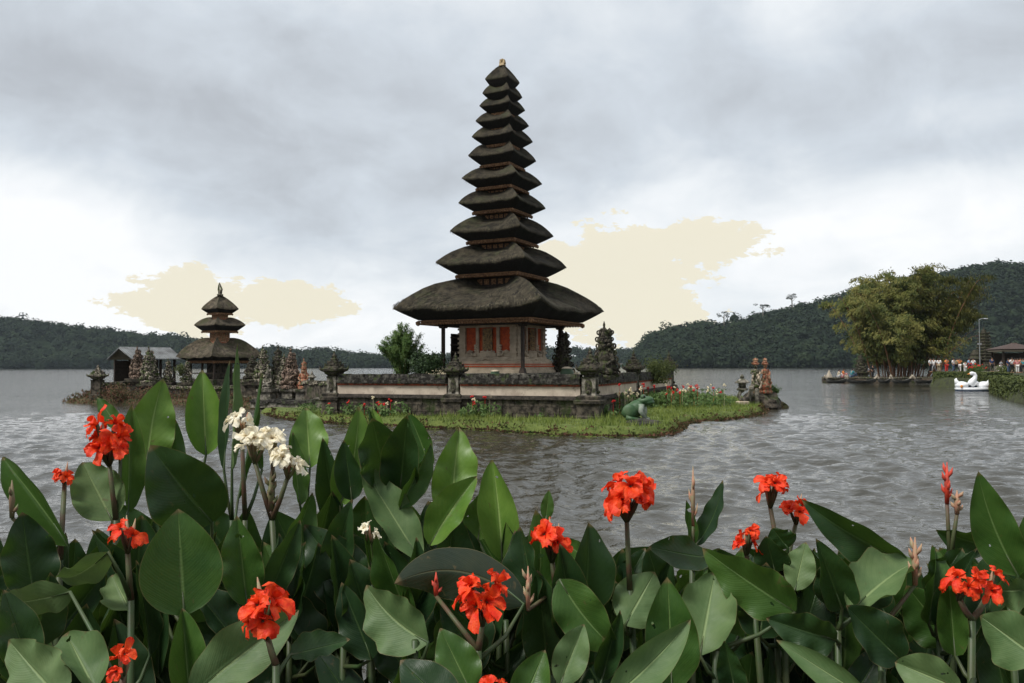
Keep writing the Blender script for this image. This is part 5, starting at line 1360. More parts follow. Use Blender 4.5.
# ================================================================== FOREGROUND CANNA LILIES
def leaf_material(name, dark, light, rib, rough=0.36, spec=0.30):
    m = bpy.data.materials.new(name); m.use_nodes = True; t = NT(m.node_tree); b = t.n['Principled BSDF']
    uv = t.new('ShaderNodeUVMap').outputs[0]; s_ = t.new('ShaderNodeSeparateXYZ', inp={0: uv}); u, v = s_.outputs[0], s_.outputs[1]
    au = t.math('ABSOLUTE', t.math('MULTIPLY_ADD', u, 2.0, -1.0))
    obj = t.new('ShaderNodeTexCoord').outputs['Object']; oi = t.new('ShaderNodeObjectInfo').outputs['Random']
    n1 = t.noise(obj, 14, 5, 0.6); n2 = t.noise(obj, 55, 4, 0.6)
    # side veins leave the midrib at an angle and sweep to the tip
    ph = t.math('MULTIPLY_ADD', t.math('POWER', au, 1.35), -0.34, v)
    ph = t.math('MULTIPLY_ADD', n1, 0.012, ph)
    vein = t.math('SINE', t.math('MULTIPLY', ph, 190.0))
    vein2 = t.math('SINE', t.math('MULTIPLY', ph, 66.0))
    vv = t.math('ADD', t.math('MULTIPLY', vein, 0.5), t.math('MULTIPLY', vein2, 0.5))
    f = t.math('MULTIPLY_ADD', t.math('SUBTRACT', n1, 0.5), 1.5, 0.35)
    f = t.math('MULTIPLY_ADD', vv, 0.055, f); f = t.math('ADD', f, t.math('MULTIPLY_ADD', oi, 0.5, -0.2), None, True)
    col = t.mix(f, (*dark, 1), (*light, 1))
    ribf = t.math('SUBTRACT', 1.0, t.smooth(t.math('ADD', au, t.math('MULTIPLY', v, 0.03)), 0.022, 0.075))
    col = t.mix(t.math('MULTIPLY', ribf, 0.75), col, (*rib, 1))
    edge = t.smooth(au, 0.965, 0.995)
    col = t.mix(t.math('MULTIPLY', edge, 0.6), col, (0.17, 0.14, 0.06, 1))
    tipf = t.smooth(t.math('MULTIPLY_ADD', n1, 0.06, v), 0.965, 1.01)
    col = t.mix(t.math('MULTIPLY', tipf, 0.8), col, (0.16, 0.11, 0.05, 1))
    # scattered brown blemishes
    sp = t.ramp(t.noise(obj, 24, 3, 0.7, 0.6), [(0.66, 0.0), (0.72, 1.0)])
    col = t.mix(t.math('MULTIPLY', sp, 0.55), col, (0.11, 0.08, 0.035, 1))
    t.l.new(col, b.inputs['Base Color']); 
    t.l.new(t.math('MULTIPLY_ADD', n2, 0.22, rough - 0.06), b.inputs['Roughness'])
    b.inputs['Specular IOR Level'].default_value = spec
    hh = t.math('MULTIPLY_ADD', vv, 0.12, t.math('MULTIPLY', n2, 0.5)); hh = t.math('MULTIPLY_ADD', ribf, -1.2, hh)
    bn = t.new('ShaderNodeBump', inp={'Height': hh, 'Distance': 0.0016, 'Strength': 0.8}); t.l.new(bn.outputs[0], b.inputs['Normal'])
    tr = t.new('ShaderNodeBsdfTranslucent'); t.l.new(t.mix(0.5, col, (0.12, 0.22, 0.02, 1)), tr.inputs[0])
    mx = t.new('ShaderNodeMixShader', inp={0: 0.20, 1: b.outputs[0], 2: tr.outputs[0]})
    hole = t.ramp(t.noise(obj, 31, 2, 0.5, 0.2), [(0.735, 0.0), (0.742, 1.0)])      # insect holes
    mx2 = t.new('ShaderNodeMixShader', inp={0: hole, 1: mx.outputs[0], 2: t.new('ShaderNodeBsdfTransparent').outputs[0]})
    t.l.new(mx2.outputs[0], t.n['Material Output'].inputs[0])
    return m
LM = {
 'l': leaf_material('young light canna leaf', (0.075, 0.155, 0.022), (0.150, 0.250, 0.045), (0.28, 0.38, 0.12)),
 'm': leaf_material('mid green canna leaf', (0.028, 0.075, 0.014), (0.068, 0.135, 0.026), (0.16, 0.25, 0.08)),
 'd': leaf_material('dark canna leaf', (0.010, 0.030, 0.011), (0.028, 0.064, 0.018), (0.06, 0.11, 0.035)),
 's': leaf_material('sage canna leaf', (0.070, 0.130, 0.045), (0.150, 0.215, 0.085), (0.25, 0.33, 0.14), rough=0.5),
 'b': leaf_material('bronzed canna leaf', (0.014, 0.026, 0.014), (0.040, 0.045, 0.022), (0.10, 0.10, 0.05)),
}
M['stem_g'] = mat('canna stem', (0.032, 0.065, 0.018), 0.5, (0.055, 0.065, 0.025), 12, spec=0.4)
M['stem_p'] = mat('reddish canna stalk', (0.070, 0.085, 0.035), 0.55, (0.10, 0.055, 0.035), 30)
def petal_mat(name, a, b_, c_):
    m = bpy.data.materials.new(name); m.use_nodes = True; t = NT(m.node_tree); b = t.n['Principled BSDF']
    obj = t.new('ShaderNodeTexCoord').outputs['Object']
    f = t.ramp(t.noise(obj, 45, 3, 0.6), [(0.38, 0.0), (0.62, 1.0)])
    uv = t.new('ShaderNodeSeparateXYZ', inp={0: t.new('ShaderNodeUVMap').outputs[0]})
    col = t.mix(f, (*a, 1), (*b_, 1)); col = t.mix(t.math('MULTIPLY', t.smooth(uv.outputs[1], 0.35, 0.0), 0.7), col, (*c_, 1))
    t.l.new(col, b.inputs['Base Color']); b.inputs['Roughness'].default_value = 0.5; b.inputs['Specular IOR Level'].default_value = 0.3
    bn = t.new('ShaderNodeBump', inp={'Height': t.noise(obj, 160, 3, 0.6), 'Distance': 0.002}); t.l.new(bn.outputs[0], b.inputs['Normal'])
    tr = t.new('ShaderNodeBsdfTranslucent'); t.l.new(col, tr.inputs[0])
    mx = t.new('ShaderNodeMixShader', inp={0: 0.3, 1: b.outputs[0], 2: tr.outputs[0]}); t.l.new(mx.outputs[0], t.n['Material Output'].inputs[0])
    return m
M['petal_red'] = petal_mat('scarlet petals', (0.82, 0.036, 0.010), (0.92, 0.095, 0.018), (0.45, 0.010, 0.008))
M['petal_cream'] = petal_mat('cream petals', (0.92, 0.83, 0.60), (0.94, 0.89, 0.74), (0.70, 0.50, 0.25))
M['bud_pink'] = mat('pinkish bud', (0.42, 0.20, 0.13), 0.6, (0.30, 0.26, 0.15), 60)
M['bud_red'] = mat('red bud', (0.62, 0.06, 0.03), 0.55, (0.35, 0.06, 0.04), 60)
M['bud_green'] = mat('green calyx', (0.16, 0.18, 0.08), 0.6, (0.20, 0.12, 0.08), 60)

LR = random.Random(11)
def leaf(root, b, tip, w, tone='m', Y=2.2, dd=0.1, roll=0, fold=12, arch=0.0, side=0.0, wave=1.0, curl=0, db=0.0, twist=0, prof=0, petiole=None, label=None):
    """b, tip: px of the base and tip; w: px width; dd: how much farther the tip is than the base (m)"""
    o0 = root.location
    P0 = P(b[0], b[1], Y + db); P1 = P(tip[0], tip[1], Y + db + dd)
    W = w * Y / F
    ax = (P1 - P0); L = ax.length; t0 = ax.normalized()
    tocam = (Vector((0, 0, CAMZ)) - (P0 + P1) / 2).normalized()
    N = (tocam - t0 * tocam.dot(t0)).normalized(); N = Matrix.Rotation(R(roll), 3, t0) @ N
    if N.z < -.98: pass
    lat0 = t0.cross(N).normalized()
    C1 = P0.lerp(P1, .5) + N * arch * L + lat0 * side * L
    n = 20; m = 12; V = []; UV = []; bow = LR.uniform(-.25, .35); pw = LR.uniform(.66, .86) if prof == 0 else .9; tipb = LR.uniform(-.10, .05); gul = LR.uniform(.4, 1.5) * wave
    fold += LR.uniform(-10, 34); W *= 1.05; arch += LR.uniform(-.07, .10)
    if not twist: twist = LR.uniform(-38, 38)
    if not curl: curl = LR.uniform(-20, 60)
    side = side + LR.gauss(0, .035)
    ph = LR.uniform(0, 6.28); fr = LR.uniform(2.2, 3.6); ph2 = LR.uniform(0, 6.28)
    prevN = None
    for i in range(n + 1):
        v = i / n
        c = (1 - v) ** 2 * P0 + 2 * v * (1 - v) * C1 + v * v * P1
        tg = (2 * (1 - v) * (C1 - P0) + 2 * v * (P1 - C1)).normalized()
        lat = (lat0 - tg * lat0.dot(tg)).normalized(); nn = lat.cross(tg).normalized()
        if nn.dot(N) < 0 and abs(arch) < .2: nn = -nn
        if twist:
            q = Matrix.Rotation(R(twist) * (v - .3), 3, tg); lat = q @ lat; nn = q @ nn
        # broad blade, short drawn-out tip
        s_ = v ** pw; c = c + N * (tipb * L * max(0, v - .7) ** 1.5 * 3)
        hw = W / 2 * max(0.0, math.sin(math.pi * min(1, s_ * .985 + .015))) ** .72 * (1 - .25 * v ** 6)
        hw = max(hw, .0015 * (1 - v) + .0005)
        for j in range(m + 1):
            u = -1 + 2 * j / m; au = abs(u)
            ang = R(fold) + R(curl) * au * .5
            x = hw * u * math.cos(ang); y = hw * au * math.sin(ang)
            y += gul * hw * .15 * au ** 2 * math.sin(v * fr * 6.28 + ph + (1.7 if u > 0 else 0)) + wave * hw * .05 * au * math.sin(v * 17 + ph2 + u * 2)
            y -= .025 * hw * math.exp(-(u / .06) ** 2)
            y += hw * .006 * math.sin((v - .34 * au ** 1.35) * 66) + bow * hw * au * (v - .3)
            V.append(c + lat * x + nn * y - o0); UV.append((j / m, v))
    Fq = [(i * (m + 1) + j, i * (m + 1) + j + 1, (i + 1) * (m + 1) + j + 1, (i + 1) * (m + 1) + j) for i in range(n) for j in range(m)]
    o = np_mesh('leaf', [tuple(q) for q in V], Fq, LM[tone], root, smooth=True, uv=UV)
    # petiole down to the stalk
    tg = (C1 - P0).normalized()
    sp = root['_stem']; z = min(P0.z - .03, P0.z - .25 * L); z = max(z, 1.1)
    S0 = Vector(sp[0]); S1 = Vector(sp[1]); f = max(0, min(1, (z - S0.z) / max(.01, S1.z - S0.z))); q = S0.lerp(S1, f)
    pts = [q - o0, (q.lerp(P0, .5) + Vector((0, 0, -.02 * L)) - tg * .03 * L) - o0, P0 - o0, P0 + tg * L * .22 - N * .002 - o0]
    o2 = MB().tube(pts, [.007, .0055, .0042, .001], 6).build('leaf_stalk', M['stem_g'], o, smooth=True)
    if label: o['label'] = label
    return o
def petal(mb_V, mb_F, mb_UV, c, d, up, L, W, rr_, ruffle=1.0, droop=.4):
    """one ruffled obovate petal starting at c along d"""
    d = d.normalized(); lat = d.cross(up).normalized(); nn = lat.cross(d).normalized()
    n, m = 7, 6; b = len(mb_V); ph = rr_.uniform(0, 6.28); fr = rr_.uniform(1.5, 3)
    for i in range(n + 1):
        v = i / n; hw = W / 2 * (.16 + .95 * math.sin(min(1, v * .62 + .02) * math.pi * .86) ** 1.3) * (1 if v < .8 else math.sqrt(max(0.02, 1 - ((v - .8) / .21) ** 2)))
        ct = c + d * (L * (v - .12 * v * v)) + nn * (.14 * L * math.sin(v * 2.6)) - Vector((0, 0, 1)) * droop * L * v ** 2.2
        for j in range(m + 1):
            u = -1 + 2 * j / m
            q = ct + lat * hw * u + nn * (ruffle * W * .13 * v * (abs(u) ** 1.5) * math.sin(u * fr * 2 + v * 7 + ph) + W * .16 * u * u * (1 - v))
            mb_V.append(q); mb_UV.append((j / m, v))
    mb_F += [(b + i * (m + 1) + j, b + i * (m + 1) + j + 1, b + (i + 1) * (m + 1) + j + 1, b + (i + 1) * (m + 1) + j) for i in range(n) for j in range(m)]
def flower_head(root, px, py, size, Y, kind='red', n=4, seed=0, buds=3, stem_to=None, calyx=True):
    """cluster of ruffled florets of the given px size; each floret is a part with its calyx under it"""
    o0 = root.location; rr_ = random.Random(seed * 31 + 7); c0 = P(px, py, Y); Rr = size / 2 * Y / F
    base = c0 + Vector((0, .01, -Rr * 1.15))
    sp = root['_stem']; S0 = Vector(sp[0]); S1 = Vector(sp[1])
    hd = []
    for k in range(n):
        a = 2 * math.pi * k / n + rr_.uniform(-.5, .5); el_ = rr_.uniform(-.15, .9)
        off = Vector((math.cos(a) * rr_.uniform(.25, .58), math.sin(a) * .38 - .12, el_ * .85 - .25)) * Rr
        c = c0 + off - Vector((0, 0, Rr * .1)); out = Vector((math.cos(a), math.sin(a) * .8 - .35, .45 + .5 * el_)).normalized()
        V, Fc, UV = [], [], []
        npet = rr_.choice((5, 6, 6))
        for q in range(npet):
            b_ = 2 * math.pi * q / npet + rr_.uniform(-.4, .4)
            side = out.orthogonal().normalized(); side = Matrix.Rotation(b_, 3, out) @ side
            d = (out * rr_.uniform(.15, .7) + side * rr_.uniform(.7, 1.1)).normalized()
            petal(V, Fc, UV, c - out * Rr * .12, d, out, Rr * rr_.uniform(.42, .85), Rr * rr_.uniform(.28, .56), rr_, ruffle=2.2, droop=rr_.uniform(-.15, .45))
        petal(V, Fc, UV, c - out * Rr * .1, out, Vector((0, 1, 0.2)), Rr * .5, Rr * .25, rr_, droop=0)
        o = np_mesh('flower', [tuple(q - o0) for q in V], Fc, M['petal_' + kind], root, smooth=True, uv=UV)
        mb = MB(); cb = c - out * Rr * .12
        mb.tube([base - o0, (base.lerp(cb, .6) - Vector((0, 0, Rr * .06))) - o0, cb - o0 + out * Rr * .06], [Rr * .07, Rr * .10, Rr * .06], 6)
        mb.build('calyx', M['bud_green'] if kind == 'cream' else M['stem_p'], o, smooth=True)
    for k in range(buds):
        a = rr_.uniform(0, 6.28); q = base + Vector((math.cos(a) * Rr * .35, math.sin(a) * Rr * .2, Rr * rr_.uniform(.9, 2.0)))
        MB().tube([base - o0, base.lerp(q, .55) - o0, q - o0], [Rr * .05, Rr * .13, Rr * .015], 6).build('bud', M['bud_pink'], root, smooth=True)
    MB().tube([base - o0 + Vector((0, 0, .01)), (base.lerp(S1, .5)) - o0, S1 - o0], [.0065, .0075, .0085], 7).build('flower_stalk', M['stem_p'], root, smooth=True)
def spike(root, px, py, hpx, Y, m='bud_pink', n=6, seed=0, wpx=8):
    """unopened flower spike"""
    o0 = root.location; rr_ = random.Random(seed); top = P(px, py, Y); bot = P(px, py + hpx, Y); w_ = wpx * Y / F
    mb = MB(); mb.tube([bot - o0, bot.lerp(top, .5) - o0, top - o0], [w_ * .22, w_ * .28, w_ * .04], 6)
    for k in range(n):
        f = .1 + .7 * k / n; a = k * 2.4; c = bot.lerp(top, f); e_ = c + Vector((math.cos(a) * w_ * .6, math.sin(a) * w_ * .5, (top - bot).length * .28))
        mb.tube([c - o0, c.lerp(e_, .5) + Vector((math.cos(a), math.sin(a), 0)) * w_ * .1 - o0, e_ - o0], [w_ * .1, w_ * .2, w_ * .02], 5)
    mb.build('flower_bud', M[m], root, smooth=True)
    S1 = Vector(root['_stem'][1]); MB().tube([bot - o0, bot.lerp(S1, .5) - o0, S1 - o0], [.005, .006, .008], 6).build('flower_stalk', M['stem_p'], root, smooth=True)
CANNAS = []
def canna(label, top, basex, Y):
    """plant whose stalk rises from the soil at px basex to the px point top"""
    T = P(top[0], top[1], Y); xb = XAT(basex, Y); z0 = H_near(xb, Y) - .03
    r = thing('canna_lily', label, 'canna lily', (xb, Y, z0), 0, 'canna lilies in the foreground bed')
    r['_stem'] = [[xb, Y, z0], list(T)]
    o0 = Vector((xb, Y, z0)); mid = o0.lerp(T, .5) + Vector((LR.gauss(0, .01), LR.gauss(0, .01), 0))
    MB().tube([Vector((0, 0, 0)), mid - o0, T - o0], [.012, .0105, .0085], 8).build('stem', M['stem_g'], r, smooth=True)
    CANNAS.append(r); return r

# ---- rear rank, left side
r = canna('tall lily at far left whose red double bloom stands highest against the lake', (116, 520), 125, 2.5)
flower_head(r, 108, 434, 56, 2.5, n=6, seed=1, buds=5)
leaf(r, (112, 520), (82, 462), 52, 's', 2.5, .05, fold=8)
leaf(r, (128, 512), (131, 405), 34, 'm', 2.6, .05, roll=20)
leaf(r, (122, 432), (97, 397), 20, 'm', 2.6, .05)
r = canna('lily with two broad pale upright leaves rising highest before the small shrine', (195, 500), 200, 2.8)
leaf(r, (206, 455), (202, 369), 45, 'l', 2.8, .06, fold=6, wave=.4)
leaf(r, (146, 470), (163, 379), 44, 'l', 2.85, .08, fold=14, side=-.05)
leaf(r, (165, 490), (176, 420), 30, 'm', 2.9, .03)
r = canna('lily with a tall narrow pair of upright leaves overlapping the small shrine', (232, 520), 228, 2.7)
leaf(r, (232, 470), (235, 343), 17, 's', 2.7, .02, roll=55, fold=30)
leaf(r, (224, 470), (228, 360), 16, 'd', 2.72, .02, roll=-50, fold=30)
leaf(r, (238, 500), (262, 372), 12, 'm', 2.8, .02, roll=60, fold=30)
r = canna('lily with one large very dark leaf crossing in front of the pale upright leaves', (208, 560), 210, 2.35)
leaf(r, (212, 522), (150, 446), 74, 'd', 2.35, -.10, fold=-8, roll=-12, arch=.08)
leaf(r, (200, 590), (176, 455), 40, 'd', 2.5, .0, roll=25)
r = canna('leafy lily at the left edge with a pointed glossy leaf reaching left', (60, 560), 55, 2.3)
leaf(r, (68, 545), (0, 456), 52, 'm', 2.3, .05, roll=-18, arch=.10, side=.06)
flower_head(r, 63, 471, 26, 2.4, n=3, seed=2, buds=1)
spike(r, 12, 480, 38, 2.2, 'bud_green', 3, 1, 10)
leaf(r, (34, 600), (22, 512), 52, 'd', 2.2, .0, roll=10)
r = canna('cream-flowered lily in front of the tall upright leaves', (272, 520), 274, 2.4)
flower_head(r, 254, 441, 42, 2.4, 'cream', n=5, seed=31, buds=0)
flower_head(r, 272, 437, 38, 2.42, 'cream', n=5, seed=35, buds=0)
flower_head(r, 287, 456, 42, 2.38, 'cream', n=5, seed=32, buds=1)
spike(r, 271, 470, 40, 2.4, 'bud_green', 6, 3, 11)
leaf(r, (285, 575), (312, 492), 36, 'm', 2.4, .03, roll=10)
r = canna('cream-flowered lily with one small bloom cluster higher and farther left', (245, 520), 246, 2.6)
flower_head(r, 241, 420, 34, 2.6, 'cream', n=4, seed=33, buds=2)
leaf(r, (262, 470), (250, 418), 14, 'm', 2.65, .02)
r = canna('lily behind the cream blooms with a pale pointed leaf below the water gap', (305, 520), 305, 2.9)
leaf(r, (310, 468), (306, 407), 40, 'l', 2.9, .08, fold=10)
leaf(r, (300, 505), (292, 432), 22, 'm', 2.85, .04, roll=30)
leaf(r, (338, 530), (322, 438), 34, 'd', 2.75, -.03, roll=-15)
r = canna('lily with a slanting light leaf with strong midrib left of centre', (345, 540), 348, 2.6)
leaf(r, (340, 505), (358, 406), 40, 'l', 2.6, .05, fold=16, side=.10)
leaf(r, (352, 500), (344, 440), 30, 'd', 2.55, .0)
r = canna('lily with a broad near-black folded leaf left of centre', (385, 540), 386, 2.55)
leaf(r, (388, 486), (372, 418), 56, 'd', 2.55, -.12, fold=-14, roll=18, prof=1)
leaf(r, (400, 490), (407, 415), 44, 'd', 2.5, -.10, fold=-10, roll=-14)
leaf(r, (374, 470), (368, 405), 14, 'd', 2.62, .0, roll=40)
leaf(r, (382, 450), (372, 408), 18, 'l', 2.7, .03)
leaf(r, (430, 470), (408, 413), 30, 'm', 2.65, .02, roll=-20, side=.05)
leaf(r, (400, 508), (432, 443), 32, 'm', 2.45, .02, roll=25, fold=22, curl=20)
r = canna('lily with the tallest light green pointed leaf at the centre', (448, 560), 450, 2.55)
leaf(r, (450, 520), (459, 427), 56, 'l', 2.55, .10, fold=10)
leaf(r, (420, 560), (360, 463), 42, 's', 2.4, .10, fold=16, roll=15)
leaf(r, (430, 545), (477, 476), 44, 'l', 2.4, .05, fold=12, roll=-15, side=-.05)
r = canna('lily with a light green triangular leaf just right of centre against the water', (500, 580), 500, 2.5)
leaf(r, (502, 560), (492, 459), 54, 'l', 2.5, .08, fold=8, side=.03)
leaf(r, (478, 540), (484, 490), 34, 'l', 2.55, .05, roll=-20)
# ---- middle rank
r = canna('lily with a scarlet bloom below the left upright leaves, beside the big oval leaf', (131, 600), 136, 2.05)
flower_head(r, 126, 532, 42, 2.05, n=3, seed=3, buds=4)
leaf(r, (130, 610), (112, 575), 40, 's', 2.05, .08, roll=-20)
leaf(r, (108, 552), (58, 578), 34, 's', 2.0, .10, roll=-45, arch=.2)
leaf(r, (150, 655), (138, 560), 30, 'd', 2.15, .0, roll=30)
r = canna('lily with one large oval dark-centred leaf facing the camera at lower left', (184, 640), 188, 2.0)
leaf(r, (184, 615), (178, 509), 76, 'm', 2.0, .02, fold=10, wave=.4, prof=0)
leaf(r, (190, 700), (182, 608), 50, 'm', 1.95, .04, fold=14)
r = canna('lily with an upright grey-green oval leaf right of the big oval one', (244, 630), 246, 2.15)
leaf(r, (247, 605), (237, 516), 44, 'm', 2.15, .0, fold=10)
leaf(r, (268, 600), (300, 520), 30, 'd', 2.2, .0)
r = canna('lily with a large open scarlet bloom over a long sage leaf, lower left of centre', (276, 665), 278, 1.8)
flower_head(r, 266, 603, 66, 1.8, n=6, seed=4, buds=1)
leaf(r, (192, 695), (299, 610), 62, 's', 1.85, .12, fold=10, roll=-12, arch=.05)
leaf(r, (290, 655), (350, 640), 34, 'd', 1.85, .05, roll=-30)
r = canna('low lily with a small scarlet bloom at the bottom left corner', (120, 690), 124, 1.7)
flower_head(r, 122, 658, 40, 1.7, n=3, seed=5, buds=3)
leaf(r, (60, 700), (8, 640), 60, 's', 1.65, .12, roll=-25)
leaf(r, (95, 690), (66, 633), 60, 's', 1.7, .10, roll=15)
leaf(r, (30, 670), (4, 590), 46, 'd', 1.8, .0)
leaf(r, (70, 592), (-6, 604), 38, 's', 1.9, .05, roll=-35, arch=.10)
r = canna('lily with a tiny cream bud cluster in the shaded middle', (372, 580), 374, 2.2)
flower_head(r, 368, 532, 26, 2.2, 'cream', n=3, seed=34, buds=3)
leaf(r, (375, 640), (350, 560), 50, 'd', 2.2, -.02)
leaf(r, (330, 580), (352, 500), 36, 'd', 2.4, -.02)
leaf(r, (372, 568), (362, 520), 12, 'm', 2.2, .0)
r = canna('lily with a broad sage leaf lying level left of the middle red bloom', (415, 640), 418, 1.95)
leaf(r, (428, 642), (366, 585), 60, 's', 1.95, .10, roll=-20, fold=6, side=-.14)
leaf(r, (470, 690), (440, 628), 46, 'm', 1.8, .05)
r = canna('lily with a scarlet bloom framed by a dark arching leaf at bottom centre', (478, 650), 478, 1.85)
flower_head(r, 482, 592, 62, 1.85, n=6, seed=6, buds=1)
leaf(r, (524, 604), (394, 584), 58, 'b', 2.0, -.10, roll=15, arch=-.1, fold=-12, curl=-10, side=.36, twist=3)
leaf(r, (470, 650), (440, 600), 34, 'd', 2.0, .0)
spike(r, 436, 572, 24, 1.95, 'bud_red', 3, 5, 10)
r = canna('lily with a scarlet bloom of spread petals over a pink stalk, right of centre', (556, 590), 556, 2.15)
flower_head(r, 552, 533, 54, 2.15, n=5, seed=7, buds=4)
leaf(r, (535, 605), (536, 510), 36, 'm', 2.25, .0, roll=25, side=.12)
leaf(r, (546, 520), (549, 490), 13, 'm', 2.3, .0)
leaf(r, (560, 580), (622, 655), 50, 'm', 2.0, -.05, roll=10, fold=14, side=.10)
leaf(r, (590, 560), (560, 540), 26, 'm', 2.4, .05)
spike(r, 528, 566, 44, 2.0, 'bud_pink', 5, 6, 10)
r = canna('lily with the tall scarlet bloom on a thick stalk against bright water', (630, 590), 634, 2.2)
flower_head(r, 627, 488, 60, 2.2, n=7, seed=8, buds=2)
leaf(r, (625, 625), (655, 572), 50, 's', 2.15, .08, fold=10)
leaf(r, (600, 595), (596, 556), 42, 'd', 2.4, .0, fold=20)
leaf(r, (612, 600), (575, 575), 26, 'm', 2.3, .05)
r = canna('lily with an upright grey-pink leaf curl below the tall scarlet bloom', (590, 680), 592, 1.85)
leaf(r, (560, 685), (584, 624), 40, 's', 1.85, .06)
leaf(r, (610, 700), (690, 620), 46, 's', 1.75, .10, fold=12, side=.05)
leaf(r, (672, 690), (668, 578), 58, 'm', 1.9, .02, roll=10)
leaf(r, (602, 680), (620, 610), 34, 'd', 1.95, .0)
r = canna('lily with a single upright pink bud and a small curled leaf over the water', (692, 560), 694, 2.4)
spike(r, 693, 466, 60, 2.4, 'bud_pink', 3, 7, 8)
leaf(r, (692, 548), (686, 500), 16, 'm', 2.4, .0, roll=35, curl=30)
leaf(r, (696, 545), (723, 480), 22, 'd', 2.42, .0, roll=-30, side=.15, curl=30)
leaf(r, (712, 558), (650, 546), 34, 'd', 2.3, -.12, roll=30, arch=-.06, fold=-10)
r = canna('lily with a wide sage leaf facing up right of centre', (716, 650), 718, 2.0)
leaf(r, (700, 655), (715, 572), 66, 's', 2.0, .14, fold=6)
leaf(r, (795, 612), (702, 549), 52, 'm', 2.05, .05, roll=-15, arch=.06, fold=10)
leaf(r, (735, 690), (724, 640), 40, 'd', 1.9, .0)
r = canna('lily with a small scarlet bloom resting low among leaves right of centre', (752, 580), 754, 2.3)
flower_head(r, 747, 536, 38, 2.3, n=4, seed=9, buds=1)
leaf(r, (775, 572), (766, 536), 36, 'd', 2.3, -.02)
leaf(r, (795, 590), (806, 542), 30, 's', 2.25, .04)
r = canna('lily with twin scarlet heads standing against the water at right', (783, 575), 785, 2.35)
flower_head(r, 771, 486, 42, 2.35, n=5, seed=10, buds=2)
flower_head(r, 797, 507, 34, 2.4, n=4, seed=11, buds=2)
leaf(r, (788, 548), (772, 528), 30, 'd', 2.3, .0, roll=-20)
r = canna('lily with a very dark oval leaf standing at right of centre', (838, 630), 838, 2.1)
leaf(r, (842, 608), (817, 540), 50, 'd', 2.1, -.04, fold=10, roll=10)
leaf(r, (905, 562), (802, 502), 46, 'd', 2.25, .0, roll=-25, arch=.12, fold=10)
leaf(r, (836, 640), (766, 618), 42, 'd', 2.0, .03, roll=-20, arch=.06)
r = canna('lily with the palest folded leaf of the right side catching the sky', (880, 630), 882, 2.05)
leaf(r, (850, 612), (918, 560), 62, 's', 2.05, .16, roll=-30, arch=.12, fold=4, label='palest sage leaf folded over like a saddle')
leaf(r, (900, 660), (845, 605), 52, 'd', 1.95, .0, roll=10)
leaf(r, (870, 700), (776, 640), 32, 's', 1.75, .12, roll=-10)
spike(r, 915, 537, 48, 2.1, 'bud_pink', 7, 8, 11)
r = canna('lily with the tall thin red bud spike at right', (950, 560), 950, 2.4)
spike(r, 947, 462, 42, 2.4, 'bud_red', 7, 9, 9)
spike(r, 957, 490, 24, 2.38, 'bud_pink', 6, 10, 10)
leaf(r, (985, 545), (936, 530), 34, 'd', 2.4, .02, roll=-25, arch=.1)
leaf(r, (950, 590), (932, 545), 32, 'm', 2.3, .03)
r = canna('lily with the split scarlet bloom and loose buds at far right', (972, 620), 972, 1.95)
flower_head(r, 960, 575, 46, 1.95, n=4, seed=12, buds=1)
flower_head(r, 989, 580, 38, 1.97, n=3, seed=13, buds=5)
leaf(r, (955, 655), (948, 570), 42, 'm', 2.0, .0, fold=14)
leaf(r, (962, 690), (895, 662), 50, 's', 1.8, .10, roll=-10)
r = canna('lily with a tall leaf leaning in from the right picture edge', (1010, 600), 1012, 2.2)
leaf(r, (1018, 575), (978, 472), 44, 'm', 2.2, .0, roll=-10, side=-.08)
flower_head(r, 990, 506, 20, 2.4, n=2, seed=14, buds=2)
leaf(r, (1030, 590), (984, 592), 40, 's', 2.1, .05, roll=-30)
leaf(r, (1040, 660), (980, 616), 60, 's', 1.8, .12, roll=-18)
leaf(r, (1040, 600), (1035, 500), 46, 'm', 2.2, .0)
r = canna('low lily with a red bloom just cut by the bottom edge of the picture', (492, 715), 492, 1.6)
flower_head(r, 491, 690, 34, 1.6, n=3, seed=15, buds=1)
leaf(r, (520, 710), (545, 650), 44, 'm', 1.7, .06)
leaf(r, (460, 720), (400, 660), 50, 'd', 1.65, .08)

# ---- inner leaves closing the bed, mostly dark tones that paint in its shade
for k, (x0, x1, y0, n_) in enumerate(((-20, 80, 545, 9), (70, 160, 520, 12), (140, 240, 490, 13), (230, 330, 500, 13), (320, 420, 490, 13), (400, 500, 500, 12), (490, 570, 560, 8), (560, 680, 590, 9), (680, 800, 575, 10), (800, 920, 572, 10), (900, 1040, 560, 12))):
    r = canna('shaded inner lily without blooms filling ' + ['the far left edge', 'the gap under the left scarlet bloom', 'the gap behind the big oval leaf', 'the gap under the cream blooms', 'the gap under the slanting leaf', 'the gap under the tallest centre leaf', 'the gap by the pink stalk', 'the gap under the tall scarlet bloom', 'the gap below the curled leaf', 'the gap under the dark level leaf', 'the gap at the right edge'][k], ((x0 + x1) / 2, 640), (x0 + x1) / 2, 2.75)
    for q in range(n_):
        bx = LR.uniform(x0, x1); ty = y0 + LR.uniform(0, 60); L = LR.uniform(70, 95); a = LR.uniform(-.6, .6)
        leaf(r, (bx - L * math.sin(a) * .5, ty + L * math.cos(a)), (bx + L * math.sin(a) * .5, ty), LR.uniform(40, 60), LR.choice('dddm'), 2.75 + LR.uniform(-.1, .15), LR.uniform(-.08, .05), roll=LR.uniform(-30, 30))
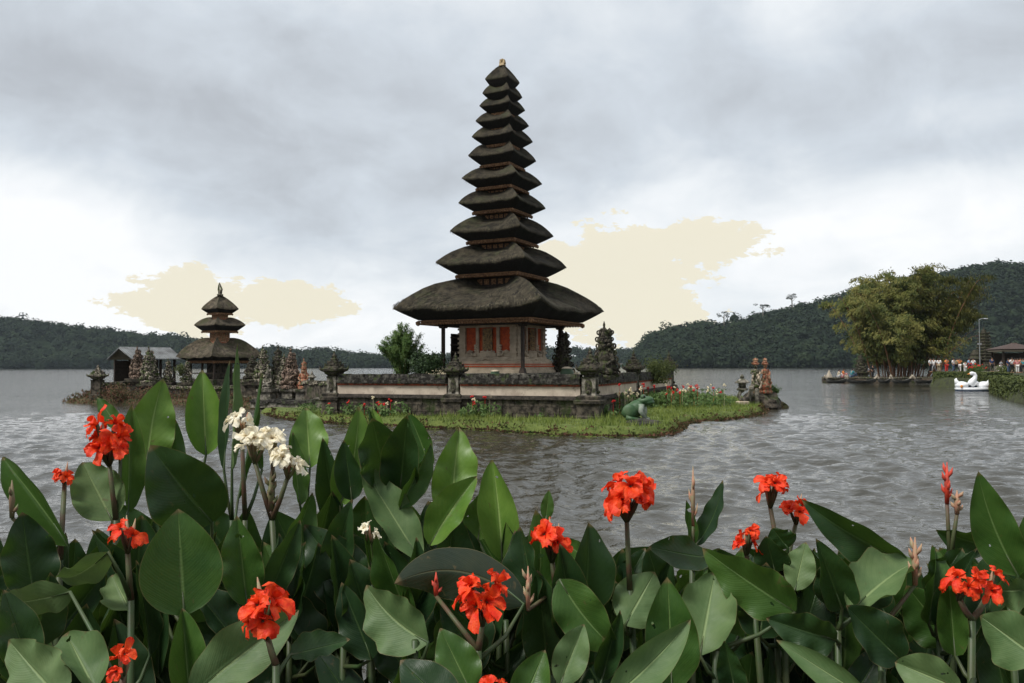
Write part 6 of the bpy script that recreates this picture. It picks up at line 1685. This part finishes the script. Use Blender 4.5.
# ---- filler plants low between the others, dark leaf colour standing in for shade
FR = random.Random(21)
where = ['bottom left corner', 'lower left by the small bloom', 'lower left under the oval leaf', 'below the long sage leaf', 'lower middle left in deep shade', 'below the cream bud', 'lower centre left of the arched leaf',
         'lower centre by the pink bud', 'below the pink-stalked bloom', 'under the tall scarlet bloom', 'lower right of centre', 'below the wide sage leaf', 'under the small low bloom', 'below the twin heads', 'under the very dark oval leaf',
         'below the palest leaf', 'under the red bud spike', 'below the split bloom', 'bottom right corner', 'outside the right edge']
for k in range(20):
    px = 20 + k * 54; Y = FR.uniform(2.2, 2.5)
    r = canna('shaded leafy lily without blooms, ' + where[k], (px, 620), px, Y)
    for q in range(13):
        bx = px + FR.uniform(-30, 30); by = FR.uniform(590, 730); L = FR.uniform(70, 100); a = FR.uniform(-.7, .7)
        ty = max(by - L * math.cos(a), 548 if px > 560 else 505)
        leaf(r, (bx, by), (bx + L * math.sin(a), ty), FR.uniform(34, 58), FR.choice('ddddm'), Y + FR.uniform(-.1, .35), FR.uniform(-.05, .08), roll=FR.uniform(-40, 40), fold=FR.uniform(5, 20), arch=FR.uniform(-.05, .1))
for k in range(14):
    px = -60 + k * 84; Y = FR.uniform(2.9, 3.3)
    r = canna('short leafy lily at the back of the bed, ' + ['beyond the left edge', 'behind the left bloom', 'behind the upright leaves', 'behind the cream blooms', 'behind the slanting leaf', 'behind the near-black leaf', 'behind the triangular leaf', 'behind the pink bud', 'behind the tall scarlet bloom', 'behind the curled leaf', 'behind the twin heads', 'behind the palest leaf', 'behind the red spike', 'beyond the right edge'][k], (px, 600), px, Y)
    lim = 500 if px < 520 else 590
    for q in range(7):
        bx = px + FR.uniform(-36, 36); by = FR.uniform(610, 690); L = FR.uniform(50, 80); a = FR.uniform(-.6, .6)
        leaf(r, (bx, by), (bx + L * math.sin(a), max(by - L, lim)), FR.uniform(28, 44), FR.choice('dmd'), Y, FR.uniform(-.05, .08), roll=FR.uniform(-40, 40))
for r in CANNAS: del r['_stem']
